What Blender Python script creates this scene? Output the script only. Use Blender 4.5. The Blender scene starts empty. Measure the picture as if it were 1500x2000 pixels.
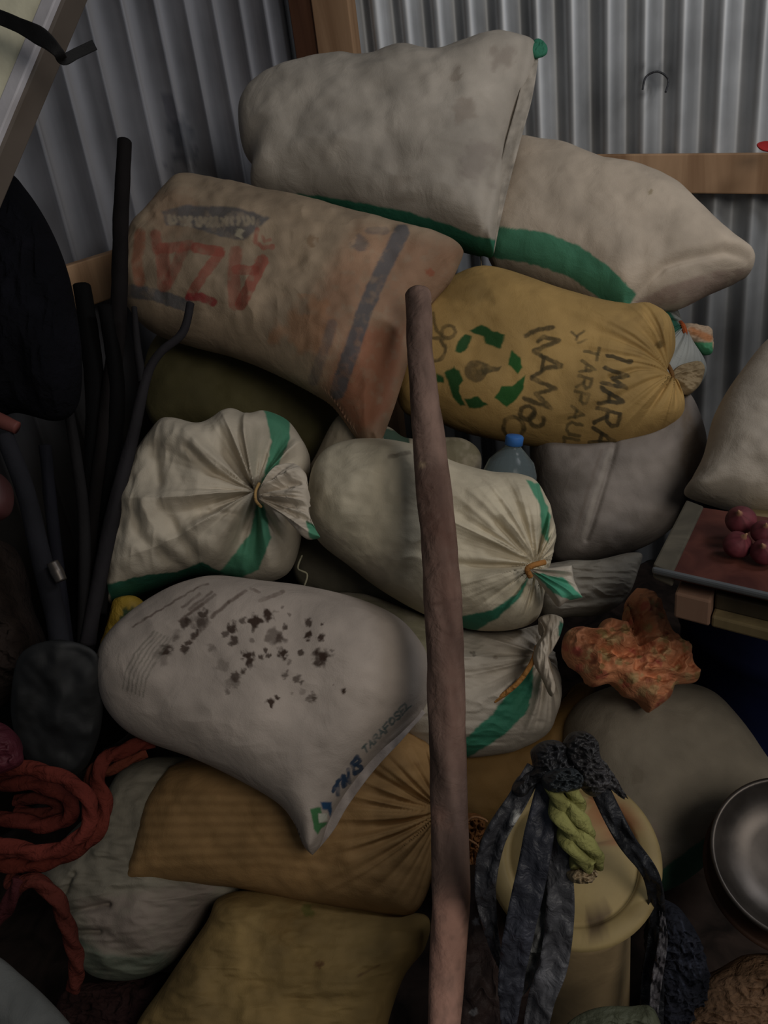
import bpy, math, random
import numpy as np
from mathutils import Vector, Matrix
random.seed(4); np.random.seed(4)
C = bpy.context.scene.collection
SC = bpy.context.scene

# ------------------------------------------------------------------ camera
F = 1500.0
CAMH = 1.55
_dn = np.array([450.0, -3300.0, -1500.0]); _up = -_dn / np.linalg.norm(_dn)   # world up in camera axes
_fw = np.array([0, 0, -1.0]); _fy = _fw - _fw.dot(_up) * _up; _fy /= np.linalg.norm(_fy)
_rx = np.cross(_fy, _up)
RW = np.array([_rx, _fy, _up])            # world = RW @ cam
CAMP = np.array([0.0, 0.0, CAMH])
cd = bpy.data.cameras.new('camera'); cam = bpy.data.objects.new('camera', cd); C.objects.link(cam)
M4 = Matrix([list(RW[i]) + [float(CAMP[i])] for i in range(3)] + [[0, 0, 0, 1]])
cam.matrix_world = M4
cd.sensor_fit = 'VERTICAL'; cd.sensor_height = 36.0; cd.lens = 36.0 * F / 2000.0
cd.clip_start = 0.02
SC.camera = cam

# ------------------------------------------------------------------ light
w = bpy.data.worlds.new('world'); SC.world = w; w.use_nodes = True
w.node_tree.nodes['Background'].inputs[0].default_value = (0.80, 0.90, 1.0, 1)
w.node_tree.nodes['Background'].inputs[1].default_value = 0.055
def area(name, loc, target, size, sizey, energy, col):
    l = bpy.data.lights.new(name, 'AREA'); l.shape = 'RECTANGLE'; l.size = size; l.size_y = sizey
    l.energy = energy; l.color = col
    o = bpy.data.objects.new(name, l); C.objects.link(o); o.location = loc
    d = Vector(target) - Vector(loc); o.rotation_euler = d.to_track_quat('-Z', 'Y').to_euler()
    return o
area('doorway_daylight', (1.15, -0.9, 2.45), (0.2, 1.9, 0.9), 1.1, 1.1, 21, (1.0, 0.93, 0.84))
area('added_side_light', (1.75, 0.75, 2.7), (0.2, 2.5, 1.45), 0.7, 0.5, 13, (0.96, 0.97, 1.0))  # added lamp; gives the right wall's stripes contrast and lifts the upper sacks
SC.view_settings.view_transform = 'Standard'; SC.view_settings.look = 'None'
SC.view_settings.gamma = 1.0; SC.view_settings.use_curve_mapping = False
SC.view_settings.exposure = 0.0

# ------------------------------------------------------------------ geometry helpers
def ray(x, y):
    return RW @ np.array([(x - 750.0) / F, (1000.0 - y) / F, -1.0])
def P(x, y, d):
    return CAMP + ray(x, y) * d
def PZ(x, y, z):                       # point of that sight line at world height z
    r = ray(x, y); return CAMP + r * ((z - CAMH) / r[2])
def proj(V):                           # world (n,3) -> pixels
    c = (V - CAMP) @ RW
    return np.stack([750 + F * c[:, 0] / -c[:, 2], 1000 - F * c[:, 1] / -c[:, 2]], 1)
def lin(c):
    c = np.array(c, float) / 255.0
    c = c.mean() + (c - c.mean()) * .80
    return np.where(c <= 0.04045, c / 12.92, ((c + 0.055) / 1.055) ** 2.4)

_G = np.random.rand(8, 64, 64)
def vnoise(x, y, k=0):
    xi = np.floor(x).astype(int); yi = np.floor(y).astype(int); fx = x - xi; fy = y - yi
    fx = fx * fx * (3 - 2 * fx); fy = fy * fy * (3 - 2 * fy); g = _G[k % 8]
    a = g[xi % 64, yi % 64]; b = g[(xi + 1) % 64, yi % 64]; c = g[xi % 64, (yi + 1) % 64]; d = g[(xi + 1) % 64, (yi + 1) % 64]
    return (a * (1 - fx) + b * fx) * (1 - fy) + (c * (1 - fx) + d * fx) * fy
def fbm(x, y, k=0, o=4):
    s = 0; a = 0.5; t = 0
    for i in range(o):
        s = s + a * vnoise(x * 2 ** i + 7.3 * i, y * 2 ** i + 3.1 * i, k + i); t += a; a *= 0.5
    return s / t * 2 - 1
def crom(p, n, closed=True):
    p = np.array(p, float); m = len(p); out = []
    segs = m if closed else m - 1
    for i in range(segs):
        if closed: a, b, c, d = p[(i - 1) % m], p[i], p[(i + 1) % m], p[(i + 2) % m]
        else: a, b, c, d = p[max(i - 1, 0)], p[i], p[i + 1], p[min(i + 2, m - 1)]
        if np.allclose(b, c): continue
        t = np.linspace(0, 1, 24, endpoint=False)[:, None]
        out.append(0.5 * ((2 * b) + (c - a) * t + (2 * a - 5 * b + 4 * c - d) * t * t + (3 * b - a - 3 * c + d) * t ** 3))
    q = np.concatenate(out)
    q = np.concatenate([q, q[:1]] if closed else [q, p[-1:]])
    L = np.r_[0, np.cumsum(np.linalg.norm(np.diff(q[:, :3] if q.shape[1] > 3 else q, axis=0), axis=1))]
    s = np.linspace(0, L[-1], n, endpoint=not closed)
    return np.stack([np.interp(s, L, q[:, j]) for j in range(q.shape[1])], 1)

# ---- paint: pigment written to a colour attribute
def segdist(p, a, b):
    ab = b - a; t = np.clip(((p - a) @ ab) / max(ab @ ab, 1e-9), 0, 1)
    return np.linalg.norm(p - a - t[:, None] * ab, axis=1)
def inpoly(p, q):
    c = np.zeros(len(p), bool); x, y = p[:, 0], p[:, 1]; n = len(q)
    for i in range(n):
        x1, y1 = q[i]; x2, y2 = q[(i + 1) % n]
        if y1 == y2: continue
        k = ((y1 > y) != (y2 > y)) & (x < (x2 - x1) * (y - y1) / (y2 - y1) + x1)
        c ^= k
    return c
def sstep(a, b, v):
    t = np.clip((v - a) / (b - a), 0, 1); return t * t * (3 - 2 * t)
def paint(col, px, ops):
    wx = px + np.stack([fbm(px[:, 0] / 9, px[:, 1] / 9, 1, 2), fbm(px[:, 0] / 9, px[:, 1] / 9, 4, 2)], 1) * 2.0
    for op in ops:
        kind, pts, c = op[0], np.array(op[1], float), lin(op[2])
        wd = op[3] if len(op) > 3 else 3; al = op[4] if len(op) > 4 else 1.0
        ft = op[5] if len(op) > 5 else 2.0
        lo = pts.min(0) - wd - ft - 4; hi = pts.max(0) + wd + ft + 4
        k = np.where((wx[:, 0] > lo[0]) & (wx[:, 0] < hi[0]) & (wx[:, 1] > lo[1]) & (wx[:, 1] < hi[1]))[0]
        if not len(k): continue
        q = wx[k]
        if kind == 'poly':
            d = np.full(len(q), 1e9)
            for i in range(len(pts)): d = np.minimum(d, segdist(q, pts[i], pts[(i + 1) % len(pts)]))
            d = np.where(inpoly(q, pts), -d, d); m = 1 - sstep(-ft, ft, d)
        elif kind == 'stroke':
            d = np.full(len(q), 1e9)
            for i in range(len(pts) - 1): d = np.minimum(d, segdist(q, pts[i], pts[i + 1]))
            m = 1 - sstep(wd / 2 - ft / 2, wd / 2 + ft, d)
        elif kind == 'blot':
            d = np.linalg.norm(q - pts[0], axis=1) / wd + 0.85 * fbm(q[:, 0] / (wd * .55 + 2) + pts[0][0], q[:, 1] / (wd * .55 + 2), 2, 3)
            m = 1 - sstep(0.55 - .03 * ft, 0.85 + .16 * ft, d)
        if al < .97 and kind != 'blot': m = m * (1 - .5 * np.clip(fbm(q[:, 0] / 14, q[:, 1] / 14, 6, 4) * 1.6 + .05, 0, 1))
        m = (m * al)[:, None]
        col[k] = col[k] * (1 - m) + c * m
    return col

FONT = {
 'A': [[(0, 0), (.5, 1), (1, 0)], [(.22, .4), (.78, .4)]], 'T': [[(0, 1), (1, 1)], [(.5, 1), (.5, 0)]],
 'N': [[(0, 0), (0, 1), (1, 0), (1, 1)]], 'M': [[(0, 0), (.1, 1), (.5, .35), (.9, 1), (1, 0)]],
 'B': [[(0, 0), (0, 1), (.7, .95), (.85, .75), (.6, .52), (0, .5)], [(.6, .52), (.95, .3), (.75, .03), (0, 0)]],
 'R': [[(0, 0), (0, 1), (.75, .95), (.9, .72), (.7, .5), (0, .48)], [(.4, .48), (1, 0)]],
 'P': [[(0, 0), (0, 1), (.75, .95), (.9, .72), (.7, .48), (0, .45)]],
 'U': [[(0, 1), (0, .25), (.3, 0), (.7, 0), (1, .25), (1, 1)]], 'L': [[(0, 1), (0, 0), (.9, 0)]], 'I': [[(.5, 0), (.5, 1)]],
 'O': [[(.5, 0), (.1, .2), (0, .5), (.1, .8), (.5, 1), (.9, .8), (1, .5), (.9, .2), (.5, 0)]],
 'K': [[(0, 0), (0, 1)], [(1, 1), (0, .45), (1, 0)]], 'Z': [[(0, 1), (1, 1), (0, 0), (1, 0)]],
 'S': [[(.95, .85), (.6, 1), (.15, .9), (.1, .62), (.85, .4), (.9, .12), (.5, 0), (.05, .12)]],
 'E': [[(1, 1), (0, 1), (0, 0), (1, 0)], [(0, .5), (.8, .5)]], 'F': [[(1, 1), (0, 1), (0, 0)], [(0, .5), (.8, .5)]],
 'C': [[(.95, .8), (.55, 1), (.1, .8), (0, .5), (.1, .2), (.55, 0), (.95, .2)]],
}
def text(s, p0, p1, up, color, wd, al=1.0, gap=.25):
    p0 = np.array(p0, float); p1 = np.array(p1, float); up = np.array(up, float); n = len(s); st = (p1 - p0) / n; out = []
    for i, ch in enumerate(s):
        if ch == ' ': continue
        for pl in FONT[ch]:
            out.append(('stroke', [tuple(p0 + st * (i + a * (1 - gap)) + up * b) for a, b in pl], color, wd, al, 1.6))
    return out

# ---- materials
MATS = {}
def newmat(name):
    m = bpy.data.materials.new(name); m.use_nodes = True; nt = m.node_tree; b = nt.nodes['Principled BSDF']; return m, nt, b
def N(nt, t, **k):
    n = nt.nodes.new(t)
    for a, v in k.items(): setattr(n, a, v)
    return n
def cloth_mat(name, rough=0.75, weave=420.0, bump=0.25, crumple=14.0, cb=0.5, dirt=0.25, spec=0.25):
    m, nt, b = newmat(name); L = nt.links
    at = N(nt, 'ShaderNodeAttribute', attribute_name='col'); tc = N(nt, 'ShaderNodeTexCoord')
    n1 = N(nt, 'ShaderNodeTexNoise'); n1.inputs['Scale'].default_value = 7; n1.inputs['Detail'].default_value = 7
    L.new(tc.outputs['Object'], n1.inputs['Vector'])
    mr = N(nt, 'ShaderNodeMapRange'); mr.inputs[1].default_value = .3; mr.inputs[2].default_value = .7
    mr.inputs[3].default_value = 1 - dirt; mr.inputs[4].default_value = 1 + dirt * .35
    L.new(n1.outputs[0], mr.inputs[0])
    mx = N(nt, 'ShaderNodeMix', data_type='RGBA', blend_type='MULTIPLY'); mx.inputs[0].default_value = 1
    L.new(at.outputs['Color'], mx.inputs[6]); L.new(mr.outputs[0], mx.inputs[7]); L.new(mx.outputs[2], b.inputs['Base Color'])
    n2 = N(nt, 'ShaderNodeTexNoise'); n2.inputs['Scale'].default_value = weave; n2.inputs['Detail'].default_value = 2
    n3 = N(nt, 'ShaderNodeTexNoise'); n3.inputs['Scale'].default_value = crumple; n3.inputs['Detail'].default_value = 5; n3.inputs['Distortion'].default_value = .6
    for n in (n2, n3): L.new(tc.outputs['Object'], n.inputs['Vector'])
    b1 = N(nt, 'ShaderNodeBump'); b1.inputs['Strength'].default_value = cb; b1.inputs['Distance'].default_value = .01
    b2 = N(nt, 'ShaderNodeBump'); b2.inputs['Strength'].default_value = bump; b2.inputs['Distance'].default_value = .002
    L.new(n3.outputs[0], b1.inputs['Height']); L.new(n2.outputs[0], b2.inputs['Height'])
    L.new(b1.outputs[0], b2.inputs['Normal']); L.new(b2.outputs[0], b.inputs['Normal'])
    b.inputs['Roughness'].default_value = rough; b.inputs['Specular IOR Level'].default_value = spec
    return m
POLY = cloth_mat('woven_polypropylene')
CRUMP = cloth_mat('crumpled_plastic_weave', crumple=30, cb=.9, rough=.6)
FUZZ = cloth_mat('rough_fibre', weave=160, bump=.8, crumple=40, cb=1.0, dirt=.5, rough=.95, spec=.1)
RUBBER = cloth_mat('dusty_rubber', weave=120, bump=.6, crumple=45, cb=.8, dirt=.6, rough=.5, spec=.4)
PAINTED = cloth_mat('plain_plastic', weave=60, bump=.1, crumple=9, cb=.3, dirt=.4, rough=.62, spec=.3)
def wood_mat(name, c1, c2, scale=6, stretch=(1, 1, .08), rough=.7, bump=.4):
    m, nt, b = newmat(name); L = nt.links; tc = N(nt, 'ShaderNodeTexCoord'); mp = N(nt, 'ShaderNodeMapping')
    mp.inputs['Scale'].default_value = stretch; L.new(tc.outputs['Object'], mp.inputs[0])
    n = N(nt, 'ShaderNodeTexNoise'); n.inputs['Scale'].default_value = scale; n.inputs['Detail'].default_value = 8; n.inputs['Distortion'].default_value = .8
    L.new(mp.outputs[0], n.inputs['Vector']); r = N(nt, 'ShaderNodeValToRGB')
    r.color_ramp.elements[0].position = .35; r.color_ramp.elements[1].position = .68
    r.color_ramp.elements[0].color = (*lin(c1), 1); r.color_ramp.elements[1].color = (*lin(c2), 1)
    L.new(n.outputs[0], r.inputs[0]); L.new(r.outputs[0], b.inputs['Base Color'])
    bp = N(nt, 'ShaderNodeBump'); bp.inputs['Strength'].default_value = bump; bp.inputs['Distance'].default_value = .005
    L.new(n.outputs[0], bp.inputs['Height']); L.new(bp.outputs[0], b.inputs['Normal']); b.inputs['Roughness'].default_value = rough
    b.inputs['Specular IOR Level'].default_value = .25
    return m
def metal_mat(name, c, metallic=.8, rough=.4, attr=False, nscale=5, var=.35):
    m, nt, b = newmat(name); L = nt.links; tc = N(nt, 'ShaderNodeTexCoord')
    n = N(nt, 'ShaderNodeTexNoise'); n.inputs['Scale'].default_value = nscale; n.inputs['Detail'].default_value = 8
    L.new(tc.outputs['Object'], n.inputs['Vector'])
    mr = N(nt, 'ShaderNodeMapRange'); mr.inputs[1].default_value = .3; mr.inputs[2].default_value = .7; mr.inputs[3].default_value = 1 - var; mr.inputs[4].default_value = 1.1
    L.new(n.outputs[0], mr.inputs[0])
    mx = N(nt, 'ShaderNodeMix', data_type='RGBA', blend_type='MULTIPLY'); mx.inputs[0].default_value = 1
    if attr:
        at = N(nt, 'ShaderNodeAttribute', attribute_name='col'); L.new(at.outputs['Color'], mx.inputs[6])
    else: mx.inputs[6].default_value = (*lin(c), 1)
    L.new(mr.outputs[0], mx.inputs[7]); L.new(mx.outputs[2], b.inputs['Base Color'])
    b.inputs['Metallic'].default_value = metallic
    m2 = N(nt, 'ShaderNodeMapRange'); m2.inputs[3].default_value = rough - .1; m2.inputs[4].default_value = rough + .15
    L.new(n.outputs[0], m2.inputs[0]); L.new(m2.outputs[0], b.inputs['Roughness'])
    return m

# ---- object helpers
def tag(o, label=None, cat=None, group=None, kind=None):
    if label: o['label'] = label
    if cat: o['category'] = cat
    if group: o['group'] = group
    if kind: o['kind'] = kind
    return o
def meshobj(name, V, faces, mat, parent=None, col=None, smooth=True, origin=None):
    V = np.asarray(V, float)
    if parent is not None: og = np.array(parent['_og'])
    else: og = V.mean(0) if origin is None else np.array(origin)
    me = bpy.data.meshes.new(name); me.from_pydata((V - og).tolist(), [], faces)
    if smooth: me.polygons.foreach_set('use_smooth', [True] * len(me.polygons))
    if col is not None:
        col = np.asarray(col, float)
        if col.ndim == 1: col = np.tile(col, (len(V), 1))
        a = me.color_attributes.new('col', 'FLOAT_COLOR', 'POINT')
        a.data.foreach_set('color', np.c_[np.clip(col, 0, 1), np.ones(len(V))].astype(np.float32).ravel())
    me.materials.append(mat); me.update()
    o = bpy.data.objects.new(name, me); C.objects.link(o)
    if parent is not None: o.parent = parent
    else: o.location = og
    o['_og'] = [float(v) for v in og] if parent is None else list(parent['_og'])
    return o
def flip_check(V, faces):
    return faces

def puff(name, outline, depth, T, gx=0.0, gy=0.3, color=(150, 140, 128), ops=(), folds=(), lump=.006, lumps=7.0, wr=0.0, wrs=(25, 25),
         back=1.0, NN=420, MM=90, mat=None, parent=None, power=.5, p2=2.0, crease=(), seed=0, warp=0.0, mottle=0.12, center=None):
    """A stuffed, closed body: its outline lies on a tilted plane at `depth`, both faces are blown up to thickness T."""
    mat = mat or POLY
    ol = crom(outline, NN); ctr = ol.mean(0) if center is None else np.array(center, float)
    uv0 = np.array([(ctr[0] - 750) / F, (1000 - ctr[1]) / F]); k = depth - gx * uv0[0] * depth - gy * uv0[1] * depth
    def toplane(px):
        u = (px[:, 0] - 750) / F; v = (1000 - px[:, 1]) / F; Z = k / (1 - gx * u - gy * v)
        return np.stack([u * Z, v * Z, -Z], 1)
    nrm = np.array([gx, gy, 1.0]); nrm /= np.linalg.norm(nrm)         # cam axes, towards camera
    B = toplane(ol)
    def rings(M):
        t = np.linspace(0, 1, M + 1)[1:]; r = np.sin(t * math.pi / 2); return r
    def surf(M, sign):
        r = rings(M)
        px = (ctr + (ol[None] - ctr) * r[:, None, None]).reshape(-1, 2); px = np.r_[ctr[None], px]
        Pn = toplane(px)
        bs = B[:: max(1, NN // 180)]; ds = np.linalg.norm(np.roll(bs, -1, 0) - bs, axis=1)
        acc = np.zeros(len(Pn))
        for i in range(len(bs)):
            d2 = ((Pn - bs[i]) ** 2).sum(1) + 1e-7; acc += ds[i] / d2 ** 1.5
        phi = acc ** -.5
        ph = phi[1:].reshape(M, NN); i0 = np.searchsorted(r, .94); i0 = min(i0, M - 2)
        base = ph[i0]
        for j in range(i0, M): ph[j] = base * (1 - r[j]) / (1 - r[i0])
        if i0 > 0:
            for j in range(max(0, i0 - 3), i0): pass
        hn = np.r_[phi[0], ph.ravel()] / phi.max(); hn = np.clip(hn, 0, 1)
        h = T * (1 - (1 - hn) ** p2) ** power
        edge = np.clip(hn * 4, 0, 1)
        x, y = px[:, 0], px[:, 1]; sd = seed * 3.7
        disp = lump * fbm(x / 1000 * lumps * 2 + sd, y / 1000 * lumps * 2 - sd, seed, 3) * edge * 2
        if wr: disp += wr * (1 - 2 * np.abs(fbm(x / wrs[0] + sd, y / wrs[1] + sd, seed + 2, 3))) * edge
        for f in folds:      # (cx, cy, count, amp, reach, dip)
            cx, cy, kk, amp, reach, dip = f
            dx, dy = x - cx, y - cy; d = np.hypot(dx, dy); th = np.arctan2(dy, dx)
            ca, sa = np.cos(th) * kk / 3.0, np.sin(th) * kk / 3.0
            nn = fbm(ca + 9 + sd + d / 900, sa + 9 + d / 700, seed + 1, 2 if kk < 10 else 3)
            rd = 1 - np.abs(nn) * 3.2
            w_ = (d / (d + reach * .12)) * np.exp(-(d / reach) ** 1.3)
            disp += amp * rd * w_ * 1.6
            h *= 1 - dip * np.exp(-(d / (reach * .45)) ** 1.5)
        for c_ in crease:    # (polyline, width, depth)
            pl = np.array(c_[0], float); d = np.full(len(px), 1e9)
            for i in range(len(pl) - 1): d = np.minimum(d, segdist(px, pl[i], pl[i + 1]))
            disp -= c_[2] * np.exp(-(d / c_[1]) ** 2)
        hh = h + disp * (h / T) ** .4
        rim = np.r_[np.zeros(1 + (M - 1) * NN), np.ones(NN)].astype(bool)
        hh[rim] = 0
        Cc = Pn + nrm * (sign * hh)[:, None]
        return px, Cc
    pf, Vf = surf(MM, 1.0); MB = 18; pb, Vb = surf(MB, -back)
    def topo(M, off, flip, last):
        fs = []
        def idx(j, i): return last[i % NN] if (j == M - 1 and last is not None) else off + 1 + j * NN + i % NN
        for i in range(NN):
            t = (off, idx(0, i), idx(0, i + 1)); fs.append(t if not flip else t[::-1])
        for j in range(M - 1):
            for i in range(NN):
                q = (idx(j, i), idx(j + 1, i), idx(j + 1, i + 1), idx(j, i + 1)); fs.append(q if not flip else q[::-1])
        return fs
    n1 = len(Vf); rimidx = [1 + (MM - 1) * NN + i for i in range(NN)]
    Vb = Vb[: 1 + (MB - 1) * NN]; pb = pb[: 1 + (MB - 1) * NN]
    fs = topo(MM, 0, True, None) + topo(MB, n1, False, rimidx)
    Vc = np.r_[Vf, Vb]; V = Vc @ RW.T + CAMP
    pj = proj(Vf @ RW.T + CAMP); pxa = np.r_[pj, pb]
    col = np.tile(lin(color), (len(V), 1))
    mt = 1 + mottle * 2 * fbm(pxa[:, 0] / 60 + seed, pxa[:, 1] / 60, seed + 3, 4)
    col = col * mt[:, None]
    col = paint(col, pxa, ops)
    return meshobj(name, V, fs, mat, parent, col)

def frames(pts):
    T_ = np.gradient(pts, axis=0); T_ /= np.linalg.norm(T_, axis=1)[:, None] + 1e-9
    n = np.cross(T_[0], [0.1, 0.2, 1.0]); n /= np.linalg.norm(n); ns = []
    for t in T_:
        n = n - t * (n @ t); n /= np.linalg.norm(n); ns.append(n)
    ns = np.array(ns); return T_, ns, np.cross(T_, ns)
def tube(name, pts, r, mat, parent=None, n=60, sides=12, col=(90, 80, 70), lobes=0, lobe=.18, twist=60.0, bump=0.0, raw=False, seed=0):
    p = crom(pts, n, closed=False); rr = np.interp(np.linspace(0, 1, n), np.linspace(0, 1, len(np.atleast_1d(r))), np.atleast_1d(r))
    _, A, B = frames(p); s = np.r_[0, np.cumsum(np.linalg.norm(np.diff(p, axis=0), axis=1))]
    th = np.linspace(0, 2 * math.pi, sides, endpoint=False); V = []
    for i in range(n):
        f = rr[i] * (1 + (lobe * np.cos(lobes * th + twist * s[i]) if lobes else 0) + bump * fbm(np.cos(th) * 1.5 + seed, s[i] * 14 + np.sin(th) * 1.5, seed, 3))
        V.append(p[i] + (A[i][None] * np.cos(th)[:, None] + B[i][None] * np.sin(th)[:, None]) * np.asarray(f).reshape(-1, 1) * np.ones((sides, 1)))
    V = np.concatenate(V + [p[:1], p[-1:]]); fs = []
    for i in range(n - 1):
        for j in range(sides):
            a, b = i * sides + j, i * sides + (j + 1) % sides; fs.append((a, b, b + sides, a + sides))
    e0, e1 = n * sides, n * sides + 1
    for j in range(sides):
        fs.append((e0, (j + 1) % sides, j)); fs.append((e1, (n - 1) * sides + j, (n - 1) * sides + (j + 1) % sides))
    if raw: return V, fs
    return meshobj(name, V, fs, mat, parent, lin(col))
def ribbon(name, pts, widths, th, mat, parent=None, n=70, col=(60, 60, 66), wav=.0, seed=0, face=None, ops=(), twist=None):
    p = crom(pts, n, closed=False); w_ = np.interp(np.linspace(0, 1, n), np.linspace(0, 1, len(widths)), widths)
    T_ = np.gradient(p, axis=0); T_ /= np.linalg.norm(T_, axis=1)[:, None]; K = 10; V = []
    tw = np.zeros(n) if twist is None else np.interp(np.linspace(0, 1, n), np.linspace(0, 1, len(twist)), twist)
    for i in range(n):
        v = (CAMP - p[i]) if face is None else np.array(face); v = v - T_[i] * (v @ T_[i]); v /= np.linalg.norm(v)
        sd = np.cross(T_[i], v); c, s_ = math.cos(tw[i]), math.sin(tw[i]); sd, v = sd * c + v * s_, v * c - sd * s_
        x = np.linspace(-1, 1, K)
        off = wav * fbm(x * 1.4 + seed, np.full(K, i * .16 + seed), seed, 3)
        front = p[i] + sd * (x * w_[i] / 2)[:, None] + v * (off + th / 2)[:, None]; bk = front - v * th
        V.append(np.r_[front, bk[::-1]])
    R = 2 * K; V = np.concatenate(V); fs = []
    for i in range(n - 1):
        for j in range(R): a, b = i * R + j, i * R + (j + 1) % R; fs.append((a, b, b + R, a + R))
    fs.append(tuple(range(R))[::-1]); fs.append(tuple((n - 1) * R + j for j in range(R)))
    cc = np.tile(lin(col), (len(V), 1)); cc *= (1 + .5 * fbm(V[:, 0] * 60, V[:, 2] * 60 + seed, seed, 4))[:, None]
    if ops: cc = paint(cc, proj(V), ops)
    return meshobj(name, V, fs, mat, parent, cc)
def prism(name, top, ext, mat, parent=None, col=None, bev=.004):
    top = [np.array(t, float) for t in top]; n = len(top); V = top + [t + np.array(ext) for t in top]
    fs = [tuple(range(n)), tuple(range(2 * n - 1, n - 1, -1))] + [((i + 1) % n, i, i + n, (i + 1) % n + n) for i in range(n)]
    o = meshobj(name, V, fs, mat, parent, lin(col) if col is not None else None, smooth=False)
    import bmesh
    bm = bmesh.new(); bm.from_mesh(o.data); bmesh.ops.recalc_face_normals(bm, faces=bm.faces)
    if bev: bmesh.ops.bevel(bm, geom=bm.edges[:] , offset=bev, segments=2, affect='EDGES', profile=.5)
    bm.to_mesh(o.data); bm.free()
    if col is not None:
        a = o.data.color_attributes.get('col')
        a.data.foreach_set('color', np.tile(np.r_[lin(col), 1], (len(o.data.vertices), 1)).astype(np.float32).ravel())
    return o
def lathe(name, base, axis, prof, mat, parent=None, col=(180, 170, 140), sides=72, raw=False, ops=()):
    axis = np.array(axis, float); axis /= np.linalg.norm(axis); a = np.cross(axis, [0, 1, .3]); a /= np.linalg.norm(a); b = np.cross(axis, a)
    th = np.linspace(0, 2 * math.pi, sides, endpoint=False); V = []; fs = []
    for r, z in prof: V.append(np.array(base) + axis * z + (a * np.cos(th)[:, None] + b * np.sin(th)[:, None]) * r)
    m = len(prof); V = np.concatenate(V)
    for i in range(m - 1):
        for j in range(sides): p, q = i * sides + j, i * sides + (j + 1) % sides; fs.append((p, q, q + sides, p + sides))
    fs.append(tuple(range(sides))[::-1]); fs.append(tuple((m - 1) * sides + j for j in range(sides)))
    if raw: return V, fs
    cc = np.tile(lin(col), (len(V), 1))
    if ops: cc = paint(cc, proj(V), ops)
    return meshobj(name, V, fs, mat, parent, cc)
def empty(name, loc, label, cat, group=None):
    o = bpy.data.objects.new(name, None); C.objects.link(o); o.location = [float(v) for v in loc]; o['_og'] = [float(v) for v in loc]
    return tag(o, label, cat, group)

# ------------------------------------------------------------------ the shed: floor, corrugated walls, timber
WOOD_O = wood_mat('fresh_timber', (150, 108, 72), (206, 160, 116), 9)
WOOD_D = wood_mat('dark_timber', (84, 48, 30), (128, 80, 52), 9)
WOOD_P = wood_mat('peeled_pole_bark', (92, 62, 52), (160, 112, 92), 16, stretch=(1, 1, .5), bump=.7)
WOOD_K = wood_mat('blackened_stick', (26, 24, 26), (52, 48, 48), 14, stretch=(1, 1, .3))
EARTH = wood_mat('dark_earth', (30, 22, 18), (66, 50, 42), 12, stretch=(1, 1, 1), rough=.95, bump=1)
ZINC = metal_mat('galvanised_sheet', None, metallic=.45, rough=.5, attr=True, nscale=4, var=.35)

cornA = P(607, 340, 2.88)[:2]; rightA = P(1500, 200, 2.22)[:2]; leftA = P(160, 400, 2.08)[:2]
def unit(v): return v / np.linalg.norm(v)
DR = unit(rightA - cornA); DL = unit(leftA - cornA)
def inward(d):
    n = np.array([-d[1], d[0]]); return n if n @ (-cornA) > 0 else -n
NR = inward(DR); NL = inward(DL)
def sheet(name, d, n, length, pitch, amp, ops, base, ph=0.0, low_shade=.75, prof=0):
    S = int(length / pitch * 20); Zn = 150; H = 2.75
    s = np.linspace(-.02, length, S); z = np.linspace(0, H, Zn); SS, ZZ = np.meshgrid(s, z, indexing='ij')
    c = np.cos(2 * math.pi * SS / pitch + ph); off = (-amp + amp * np.sign(c) * np.abs(c) ** .8 if prof == 0 else -2 * amp * (1 - np.sqrt(np.abs(np.sin(math.pi * SS / pitch + ph)) + .02))) - .012 + .004 * fbm(SS * 3, ZZ * 1.2, 3, 3)
    V = np.stack([cornA[0] + d[0] * SS + n[0] * off, cornA[1] + d[1] * SS + n[1] * off, ZZ], -1).reshape(-1, 3)
    nf = len(V); V = np.r_[V, V - np.r_[n, 0] * .002]
    I = np.arange(nf).reshape(S, Zn); fs = []
    q = np.stack([I[:-1, :-1], I[1:, :-1], I[1:, 1:], I[:-1, 1:]], -1).reshape(-1, 4)
    fs = q.tolist() + (q[:, ::-1] + nf).tolist()
    cc = np.tile(lin(base), (len(V), 1)); st = 1 + .25 * fbm(np.r_[SS.ravel(), SS.ravel()] * 40, np.r_[ZZ.ravel(), ZZ.ravel()] * 1.2, 1, 3)
    cc *= st[:, None]; zz = np.r_[ZZ.ravel(), ZZ.ravel()]; shade_m = low_shade * sstep(1.25, .85, zz + .12 * fbm(np.r_[SS.ravel(), SS.ravel()] * 5, zz * 3, 5, 3)); cc = cc * (1 - shade_m[:, None]) + lin((40, 36, 32)) * shade_m[:, None]; cc = paint(cc, proj(V), ops)  # lower wall colour darkened to stand for shade, edge broken by noise
    o = meshobj(name, V, fs, ZINC, None, cc); return tag(o, kind='structure')
sheet('wall_right', DR, NR, 2.6, .108, .026, [('blot', [(1275, 155)], (70, 72, 78), 30, .5)], (190, 192, 194), low_shade=.5)
stamp = [('stroke', [(318 + 3 * i, 190 + 14 * i), (335 + 3 * i, 188 + 14 * i)], (60, 60, 76), 5, .55) for i in range(10)] + \
        [('blot', [(355, 260)], (66, 70, 80), 30, .75), ('blot', [(362, 300)], (66, 70, 80), 26, .7), ('stroke', [(322, 320), (350, 350), (375, 345), (385, 290)], (66, 66, 78), 6, .5)]
sheet('wall_left', DL, NL, 2.2, .128, .014, stamp, (120, 120, 126), ph=1.0, prof=1, low_shade=1.0)
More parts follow.
